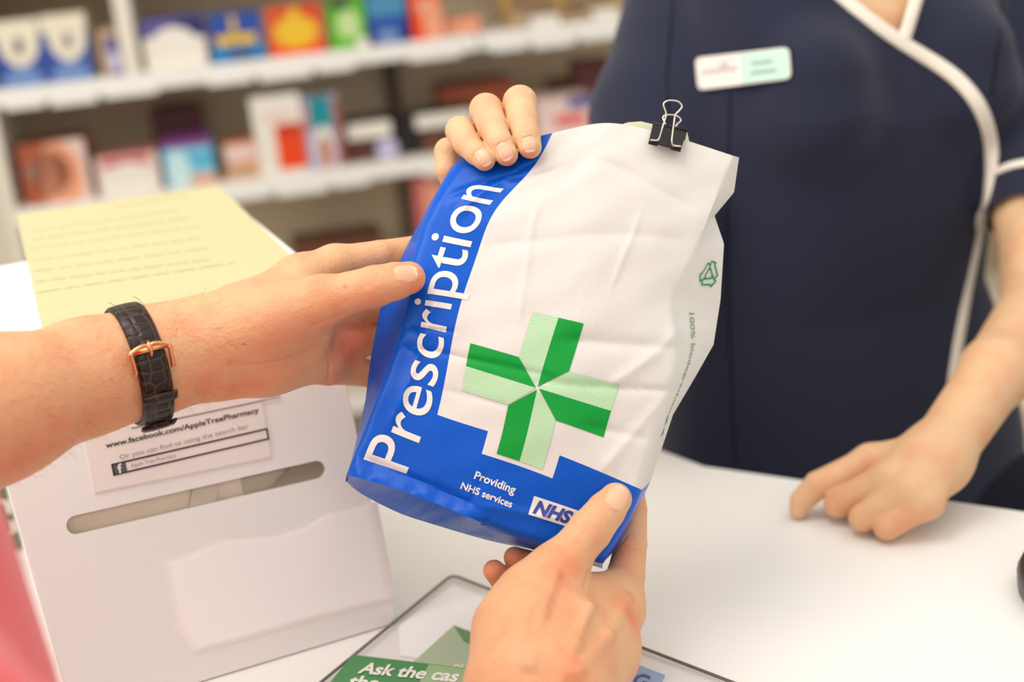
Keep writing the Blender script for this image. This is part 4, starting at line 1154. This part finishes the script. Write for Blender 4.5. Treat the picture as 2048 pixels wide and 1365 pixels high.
# ---- pharmacist: trunk, tunic
YAW = .32
tcx, tcy = .332, 1.345
TR = [(.70, tcx - .005, tcy, .200, .120), (.86, tcx - .008, tcy, .196, .118), (.95, tcx - .012, tcy, .185, .112), (1.03, tcx - .022, tcy, .164, .108), (1.12, tcx - .010, tcy, .157, .116), (1.21, tcx, tcy, .163, .122), (1.30, tcx + .005, tcy + .01, .158, .108), (1.37, tcx + .005, tcy + .02, .15, .085), (1.42, tcx, tcy + .03, .10, .062)]
shRp, shLp = P(1385, -60, 1.385), P(2075, -40, 1.40)
elR = P(1250, 690, 1.20); wrR = P(1070, 455, 1.05)
TRUNK = Body(); TRUNK.kb = .03
TRUNK.base += [Stack([(z, x, y, a_ - .012, b_ - .012) for z, x, y, a_, b_ in TR], YAW), Cap([tcx + .01, tcy + .02, 1.38], .058, [tcx + .02, tcy + .02, 1.52], .052)]
TRUNK.base += [Cap(shRp, .040, P(1290, 480, 1.27), .040), Cap(P(1290, 480, 1.27), .040, elR, .036), Cap(elR, .036, wrR, .027), Cap(shLp, .040, elP + [0, .005, .01], .032)]
V, Q = TRUNK.mesh(.006)
TRpiece = (V, Q, None)
pharm = thing('person', 'pharmacist in a navy tunic handing over the bag, left fist on the counter', 'person', (tcx, tcy, 0))
body_object('body', [GHpiece, FHpiece, TRpiece], skin_p, pharm)

navy_c = mat('tunic_navy', (40, 42, 60), .9, .15, bump=(420, .3), sheen=.15)
piping_m = mat('piping_cream', (238, 226, 210), .7)
TUN = Body(); TUN.kb = .022
TUN.base += [Stack(TR, YAW)]
bn = np.array([math.sin(YAW), -math.cos(YAW), 0]); bs_ = np.array([math.cos(YAW), math.sin(YAW), 0])
for sgn in (-1, 1):
    c_ = np.array([tcx, tcy, 1.225]) + bn * .085 + bs_ * sgn * .075
    TUN.base.append(Cap(c_, .052, c_ + [0, 0, .03], .046))
TUN.base += [Cap(shRp, .056, P(1316, 235, 1.33), .060), Cap(P(1316, 235, 1.33), .060, P(1290, 480, 1.27), .056)]
hemL = P(2066, 437, 1.275)
SLV = Cap(shLp, .066, hemL + unit(hemL - shLp) * .03, .038)
TUN.base += [SLV]
V, Q = TUN.mesh(.004)
# cut the neck opening and sleeve mouth
pxv = project(V); cenq = pxv[Q].mean(1)
def inpoly(p, poly):
    x, y = p[:, 0], p[:, 1]; r_ = np.zeros(len(p), bool); j = len(poly) - 1
    for i in range(len(poly)):
        xi, yi = poly[i]; xj, yj = poly[j]
        cnd = ((yi > y) != (yj > y)) & (x < (xj - xi) * (y - yi) / (yj - yi + 1e-9) + xi); r_ ^= cnd; j = i
    return r_
neck = [(1808, 86), (1740, 44), (1672, -8), (1560, -110), (1600, -330), (1880, -330), (1880, -120), (1838, -8), (1822, 40)]
front_side = cenq[:, 2] < depth_of([tcx, tcy, 1.3]) 
cut = inpoly(cenq[:, :2], neck) & front_side
fc_ = V[Q].mean(1)
cut |= ((fc_ - hemL) @ unit(hemL - shLp) > 0) & (SLV.d(fc_) < .004) & (TUN.base[0].d(fc_) > .004) & (cenq[:, 0] > 1940)
hemp = hemL; hd = unit(hemL - shLp)
tunic = mk('tunic', V, Q[~cut].tolist(), navy_c, pharm, True)
bvh = BVHTree.FromPolygons([Vector(v) for v in V], Q.tolist())


def hit(x, y, lift=0.0):
    r_ = Vector(ray(x, y)).normalized(); loc, nor, _, _ = bvh.ray_cast(Vector(CAM), r_)
    if loc is None: return None, None
    nor = np.array(nor); nor = nor if nor @ np.array(r_) < 0 else -nor
    return np.array(loc) + nor * lift, nor


def piping(pts, r):
    q = smooth_line(np.array(pts, float), 10); W, Nn = [], []
    for x, y in q:
        a_, n_ = hit(x, y, .0006)
        if a_ is None: continue
        W.append(a_); Nn.append(n_)
    W = np.array(W); Nn = np.array(Nn)
    for _ in range(24):
        W[1:-1] = (W[:-2] + 2 * W[1:-1] + W[2:]) / 4; Nn[1:-1] = (Nn[:-2] + 2 * Nn[1:-1] + Nn[2:]) / 4
    return tube('piping', W, r, piping_m, tunic, 10, flat=(Nn, .35))
piping([(1630, -60), (1688, -2), (1750, 48), (1810, 90), (1860, 120), (1905, 150), (1940, 185), (1965, 225), (1980, 275), (1984, 320), (1979, 370), (1970, 420), (1955, 490), (1940, 560), (1926, 630), (1914, 700), (1904, 770), (1896, 840), (1890, 900)], .0066)
piping([(1806, 84), (1820, 40), (1833, -6), (1850, -60)], .0062)
seam_m = mat('seam_navy_dark', (22, 23, 32), .9, .1)
for sl_ in ([(1348, -20), (1342, 60), (1334, 150), (1338, 250)], [(2006, -20), (2000, 60), (1992, 120), (1983, 190)], [(1462, 185), (1458, 300), (1456, 450), (1458, 600), (1462, 750), (1470, 925)]):
    q = smooth_line(np.array(sl_, float), 10); W = [hit(x, y, .0002)[0] for x, y in q]; W = np.array([w_ for w_ in W if w_ is not None])
    for _ in range(6): W[1:-1] = (W[:-2] + 2 * W[1:-1] + W[2:]) / 4
    tube('seam', W, .0008, seam_m, tunic, 6)
# sleeve band on the left sleeve
w_c = hemL - hd * .030
e1_ = unit(np.cross(hd, FWD)); e2_ = np.cross(hd, e1_)
rg_ = []
for t in np.linspace(0, 2 * math.pi, 40, endpoint=False):
    dv = math.cos(t) * e1_ + math.sin(t) * e2_
    lo_, hi_ = 0, .12
    for _ in range(20):
        mi_ = (lo_ + hi_) / 2
        if SLV.d((w_c + dv * mi_)[None])[0] < 0: lo_ = mi_
        else: hi_ = mi_
    rg_.append(w_c + dv * (lo_ + .001))
rg_ = np.array(rg_)
tube('sleeve_piping', rg_, .0042, piping_m, tunic, 8, closed=True, flat=((rg_ - w_c), .4))
PL = Body(); PL.kb = .03
PL.base += [Cap([tcx - .085, tcy + .01, .78], .105, [tcx - .09, tcy + .02, .08], .06), Cap([tcx + .095, tcy + .01, .78], .105, [tcx + .09, tcy + .02, .08], .06)]
V, Q = PL.mesh(.012); mk('trousers', V, Q.tolist(), mat('trousers_navy', (28, 28, 38), .9, .15), pharm, True)
for s_ in (-1, 1):
    SB = Body(); SB.base += [Cap([tcx + .09 * s_, tcy + .05, .042], .040, [tcx + .095 * s_, tcy - .13, .034], .033)]
    V, Q = SB.mesh(.008); mk('shoe', V, Q.tolist(), shoe, pharm, True)

# ---- name badge
b00, bn_ = hit(1392, 176, .003); 
nb, nn_ = hit(1486, 137, .004)
hl_, hr_, hu_, hd__ = hit(1397, 148)[0], hit(1576, 126)[0], hit(1486, 100)[0], hit(1486, 176)[0]
nn_ = unit(np.cross(hr_ - hl_, hu_ - hd__)); nn_ = nn_ if nn_ @ FWD < 0 else -nn_
nb = nb + nn_ * (max((q - nb) @ nn_ for q in (hl_, hr_, hu_, hd__)) + .003)
def BP(x, y):
    v = ray(x, y); return CAM + v * (((nb - CAM) @ nn_) / (v @ nn_))
badge = thing('name_badge', 'white and mint name badge pinned to the navy tunic', 'badge', nb)
qc = [BP(1391, 116), BP(1578, 94), BP(1583, 158), BP(1397, 181)]
hx, hy = unit(qc[1] - qc[0]), unit(qc[0] - qc[3])
def rr_loop(q, rad, n_=5):
    out = []
    for i in range(4):
        p, a_, b_ = q[i], q[i - 1], q[(i + 1) % 4]; ua, ub = unit(a_ - p), unit(b_ - p)
        for t in np.linspace(0, 1, n_): out.append(p + ua * rad * (1 - t) ** 2 + ub * rad * t ** 2)
    return out
lp_ = rr_loop(qc, .006)
prism('badge_plate', [q + nn_ * .0012 for q in lp_], [q - nn_ * .0012 for q in lp_], mat('badge_white', (238, 226, 216), .4), badge, .0004)
fm_ = .49
qm = [qc[0] * (1 - fm_) + qc[1] * fm_, qc[1] + (qc[3] - qc[2]) * 0, qc[2], qc[3] * (1 - fm_) + qc[2] * fm_]
ins_ = [qm[0] - hy * .001, qm[1] - hy * .001 - hx * .001, qm[2] + hy * .001 - hx * .001, qm[3] + hy * .001]
prism('mint_panel', [q + nn_ * .0016 for q in ins_], [q + nn_ * .001 for q in ins_], mat('badge_mint', (196, 226, 210), .4), badge)
bi = mat('badge_ink', (150, 176, 166), .6); bi2 = mat('badge_logo', (206, 186, 184), .6)
def bar(x0, y0, x1, y1, h_, m_):
    a_, b_ = BP(x0, y0) + nn_ * .0017, BP(x1, y1) + nn_ * .0017; boxf('print_bar', a_, b_ - a_, hy * h_, nn_ * .0002, m_, badge, 0)
bar(1506, 131, 1548, 126, .003, bi); bar(1504, 150, 1555, 144, .003, bi); bar(1406, 148, 1476, 140, .0034, bi2); bar(1442, 134, 1458, 132, .004, bi2)
# ------------------------------------------------------------------ wristwatch worn on the customer's left wrist
wc = P(276, 728, .852); ax = unit(P(380, 700, .868) - P(180, 752, .838))
arm_b = BVHTree.FromPolygons([Vector(v) for v in LHpiece[0]], LHpiece[1].tolist())
tilt = unit(ax + 0 * UP)
wu = unit(np.cross(ax, FWD)); wv_ = np.cross(ax, wu)


def band(t, off):
    """point on the wrist at angle t around the strap line; strap leans along the arm as in the photo"""
    dv = math.cos(t) * wu + math.sin(t) * wv_
    o_ = wc
    loc, nor, _, _ = arm_b.ray_cast(Vector(o_ + dv * .09), Vector(-dv))
    return np.array(loc) + dv * off, dv
angs = np.linspace(0, 2 * math.pi, 97)[:-1]
ring0 = np.array([band(t, 0)[0] for t in angs])
pxr = project(ring0)
# smooth the radius so the strap is stiff leather
rad = np.linalg.norm(ring0 - wc, axis=1)
for _ in range(10): rad = np.maximum(rad, (np.roll(rad, 1) + np.roll(rad, -1)) / 2) * .5 + .5 * (np.roll(rad, 1) + np.roll(rad, -1)) / 2
dirs = np.array([math.cos(t) * wu + math.sin(t) * wv_ for t in angs])
# visible side: nearest the camera
vis = [i for i in range(96) if dirs[i] @ FWD < .12]
def ang_for_y(y):
    P_ = project(wc + dirs * (rad[:, None] + .001)); k = min(vis, key=lambda i: abs(P_[i, 1] - y)); return k
lea = bpy.data.materials.new('strap_brown_crocodile'); lea.use_nodes = True
n = lea.node_tree.nodes; l = lea.node_tree.links; b = n['Principled BSDF']
tc = n.new('ShaderNodeUVMap'); tc.uv_map = 'strap'; vo = n.new('ShaderNodeTexVoronoi'); vo.feature = 'DISTANCE_TO_EDGE'; vo.inputs['Scale'].default_value = 1.0; vo.inputs['Randomness'].default_value = .45
l.new(tc.outputs[0], vo.inputs['Vector']); rp = n.new('ShaderNodeValToRGB'); rp.color_ramp.elements[0].color = lin(82, 56, 40); rp.color_ramp.elements[1].color = lin(36, 20, 14); rp.color_ramp.elements[1].position = .08
l.new(vo.outputs['Distance'], rp.inputs[0]); l.new(rp.outputs[0], b.inputs['Base Color']); b.inputs['Roughness'].default_value = .32; b.inputs['Specular IOR Level'].default_value = .35; b.inputs['Coat Weight'].default_value = .08
mr = n.new('ShaderNodeMapRange'); mr.inputs['From Max'].default_value = .2; l.new(vo.outputs['Distance'], mr.inputs['Value'])
bp = n.new('ShaderNodeBump'); bp.inputs['Strength'].default_value = .6; bp.inputs['Distance'].default_value = .0008; l.new(mr.outputs[0], bp.inputs['Height']); l.new(bp.outputs[0], b.inputs['Normal'])
gold_m = mat('buckle_rose_gold', (240, 168, 120), .16, .5, 1.0)
watch = thing('wristwatch', 'brown crocodile leather strap watch with rose gold buckle on the left wrist', 'watch', wc)


def strap(name, idx, off, half, th, mm, taper=None):
    V, F, UVs = [], [], []; prof = [(-1, 0), (-1, .45), (-.86, .9), (-.4, 1.08), (0, 1.12), (.4, 1.08), (.86, .9), (1, .45), (1, 0)]
    for c_, i in enumerate(idx):
        i = i % 96; hw = half * (taper(c_ / (len(idx) - 1)) if taper else 1)
        for u_, v_ in prof:
            V.append(wc + dirs[i] * (rad[i] + off + th * v_) + ax * u_ * hw); UVs.append((u_ * 1.1, c_ * .34))
    k = len(prof)
    for a_ in range(len(idx) - 1):
        for j in range(k - 1): F.append([a_ * k + j, a_ * k + j + 1, (a_ + 1) * k + j + 1, (a_ + 1) * k + j])
        F.append([a_ * k + k - 1, a_ * k, (a_ + 1) * k, (a_ + 1) * k + k - 1])
    F.append(list(range(k))); F.append([(len(idx) - 1) * k + j for j in range(k)][::-1])
    o_ = mk(name, V, F, mm, watch, True); uvl_ = o_.data.uv_layers.new(name='strap')
    vi = [x.vertex_index for x in o_.data.loops]; uvl_.data.foreach_set('uv', np.array(UVs, np.float32)[vi].ravel()); recalc(o_); return o_


iT, iB, iK, iK2, iE = ang_for_y(612), ang_for_y(706), ang_for_y(788), ang_for_y(826), ang_for_y(838)
step_ = 1 if ((iB - iT) % 96) < 48 else -1
def span(a_, b_): 
    n_ = ((b_ - a_) * step_) % 96; return [a_ + step_ * j for j in range(n_ + 1)]
HW = 31 * .852 / FPX
strap('strap', span(iB, iB - step_ * 2 + 0)[:0] or span(iB, (iB - step_) % 96), .0006, HW, .0022, lea)          # full turn under the buckle
strap('strap_tail', span((iB - step_ * 2) % 96, (iE - step_) % 96), .0030, HW * .97, .0020, lea)
strap('strap_keeper', span((iK - step_) % 96, (iK + step_) % 96), .0054, HW * 1.13, .0022, lea)
strap('strap_keeper', span((iE - step_ * 2) % 96, (iE) % 96), .0054, HW * 1.15, .0024, lea)
# stitching
thr = mat('stitch_thread', (96, 74, 58), .7)
# case on the far side of the wrist
far = dirs[int(np.argmax(dirs @ FWD))]; fi = int(np.argmax(dirs @ FWD))
cw = wc + far * (rad[fi] + .004)
V, F = [], []; k = 32; e1_, e2_ = ax, unit(np.cross(far, ax))
prof = [(0, .0), (.0185, 0), (.0195, .002), (.0195, .006), (.017, .008), (0, .0085)]
for r_, h_ in prof:
    for i in range(k): V.append(cw + far * h_ + r_ * (math.cos(2 * math.pi * i / k) * e1_ + math.sin(2 * math.pi * i / k) * e2_))
for j in range(len(prof) - 1):
    for i in range(k): F.append([j * k + i, j * k + (i + 1) % k, (j + 1) * k + (i + 1) % k, (j + 1) * k + i])
recalc(mk('watch_case', V, F, gold_m, watch, True))
# buckle
def bpnt(k_, u_, off): 
    i = int(round(k_)) % 96; return wc + dirs[i] * (rad[i] + off) + ax * u_ * HW
oi = .0062
kb = iB; up_ = -step_
frame_pts = [bpnt(kb + step_ * 6, -1.20, oi - .0015), bpnt(kb + step_ * 3, -1.22, oi - .0006), bpnt(kb + step_ * 1, -1.24, oi), bpnt(kb, -1.2, oi + .0004), bpnt(kb + up_, -.55, oi + .0008), bpnt(kb + up_ * 1.0, -.16, oi + .0006), bpnt(kb, 0, oi + .0008), bpnt(kb + up_ * 1.0, .16, oi + .0006), bpnt(kb + up_, .55, oi + .0008), bpnt(kb, 1.2, oi + .0004), bpnt(kb + step_ * 1, 1.24, oi), bpnt(kb + step_ * 3, 1.22, oi - .0006), bpnt(kb + step_ * 6, 1.20, oi - .0015)]
tube('buckle', smooth_line(frame_pts, 4), .0013, gold_m, watch, 10)
tube('buckle_bar', [bpnt(kb, -1.18, oi - .0004), bpnt(kb, 0, oi - .0002), bpnt(kb, 1.18, oi - .0004)], .0017, gold_m, watch, 10)
tube('buckle_tongue', [bpnt(kb + up_ * 2, 0, oi + .0006), bpnt(kb + up_ * 1, 0, oi + .0018), bpnt(kb + step_, 0, oi + .0010), bpnt(kb + step_ * 2, 0, oi - .0002)], .0011, gold_m, watch, 10)

# stitching along both edges of the strap tail and of the upper strap
SV_, SF_ = [], []
def stitch(k_, u_):
    a_ = bpnt(k_, u_, .0054); b_ = bpnt(k_ + 1, u_, .0054); c_ = (a_ + b_) / 2; d_ = unit(b_ - a_) * .0009; w_ = ax * .00016; n_ = dirs[int(k_) % 96] * .00022
    i0 = len(SV_)
    for s1_, s2_ in ((-1, -1), (1, -1), (1, 1), (-1, 1)): SV_.append(c_ + d_ * s1_ + w_ * s2_)
    for s1_, s2_ in ((-1, -1), (1, -1), (1, 1), (-1, 1)): SV_.append(c_ + d_ * s1_ * .7 + w_ * s2_ * .7 + n_)
    SF_.extend([[i0 + 4, i0 + 5, i0 + 6, i0 + 7], [i0, i0 + 1, i0 + 5, i0 + 4], [i0 + 1, i0 + 2, i0 + 6, i0 + 5], [i0 + 2, i0 + 3, i0 + 7, i0 + 6], [i0 + 3, i0, i0 + 4, i0 + 7]])
for k_ in span((iB + step_ * 2) % 96, (iK - step_ * 2) % 96):
    for u_ in (-.80, .80): stitch(k_, u_)
for k_ in span(iT, (iB - step_ * 3) % 96):
    for u_ in (-.82, .82): stitch(k_, u_)
mk('stitching', SV_, SF_, thr, watch)

# fine hair on the customer's left forearm
HV, HF = [], []
Vh, Qh = LHpiece[0], LHpiece[1]
hp_ = project(Vh)
cand = np.where((hp_[:, 0] < 470) & (hp_[:, 0] > -20))[0]
nrm = np.zeros_like(Vh); fnm = np.cross(Vh[Qh[:, 1]] - Vh[Qh[:, 0]], Vh[Qh[:, 2]] - Vh[Qh[:, 0]])
for j in range(4): np.add.at(nrm, Qh[:, j], fnm)
nrm /= np.linalg.norm(nrm, axis=1)[:, None] + 1e-12
if np.mean((nrm * (Vh - wc)).sum(1)[np.abs((Vh - wc) @ ax) < .01]) < 0: nrm = -nrm
for v_ in rng.choice(cand, 900, replace=False):
    p_ = Vh[v_]; n_ = nrm[v_]
    if n_ @ FWD > .5 or abs((p_ - wc) @ ax) < .011: continue
    dr = unit(ax * rng.uniform(.3, 1.0) + UP * rng.uniform(-.9, .5) + n_ * .35); ln_ = rng.uniform(.004, .011)
    sd_ = unit(np.cross(dr, n_)) * .000045
    q_ = [p_ - n_ * .0002, p_ + dr * ln_ * .5 + n_ * .0006, p_ + dr * ln_ + n_ * .0002]
    i0 = len(HV)
    for i_, c_ in enumerate(q_):
        t_ = (1, .8, .25)[i_]; HV += [c_ - sd_ * t_, c_ + sd_ * t_, c_ + n_ * .00006 * t_]
    for a_ in (0, 3):
        for b_, c_ in ((0, 1), (1, 2), (2, 0)): HF.append([i0 + a_ + b_, i0 + a_ + c_, i0 + a_ + 3 + c_, i0 + a_ + 3 + b_])
hair = mk('arm_hair', HV, HF, mat('hair_fine_brown', (150, 104, 70), .6), customer, True); hair['kind'] = 'stuff'
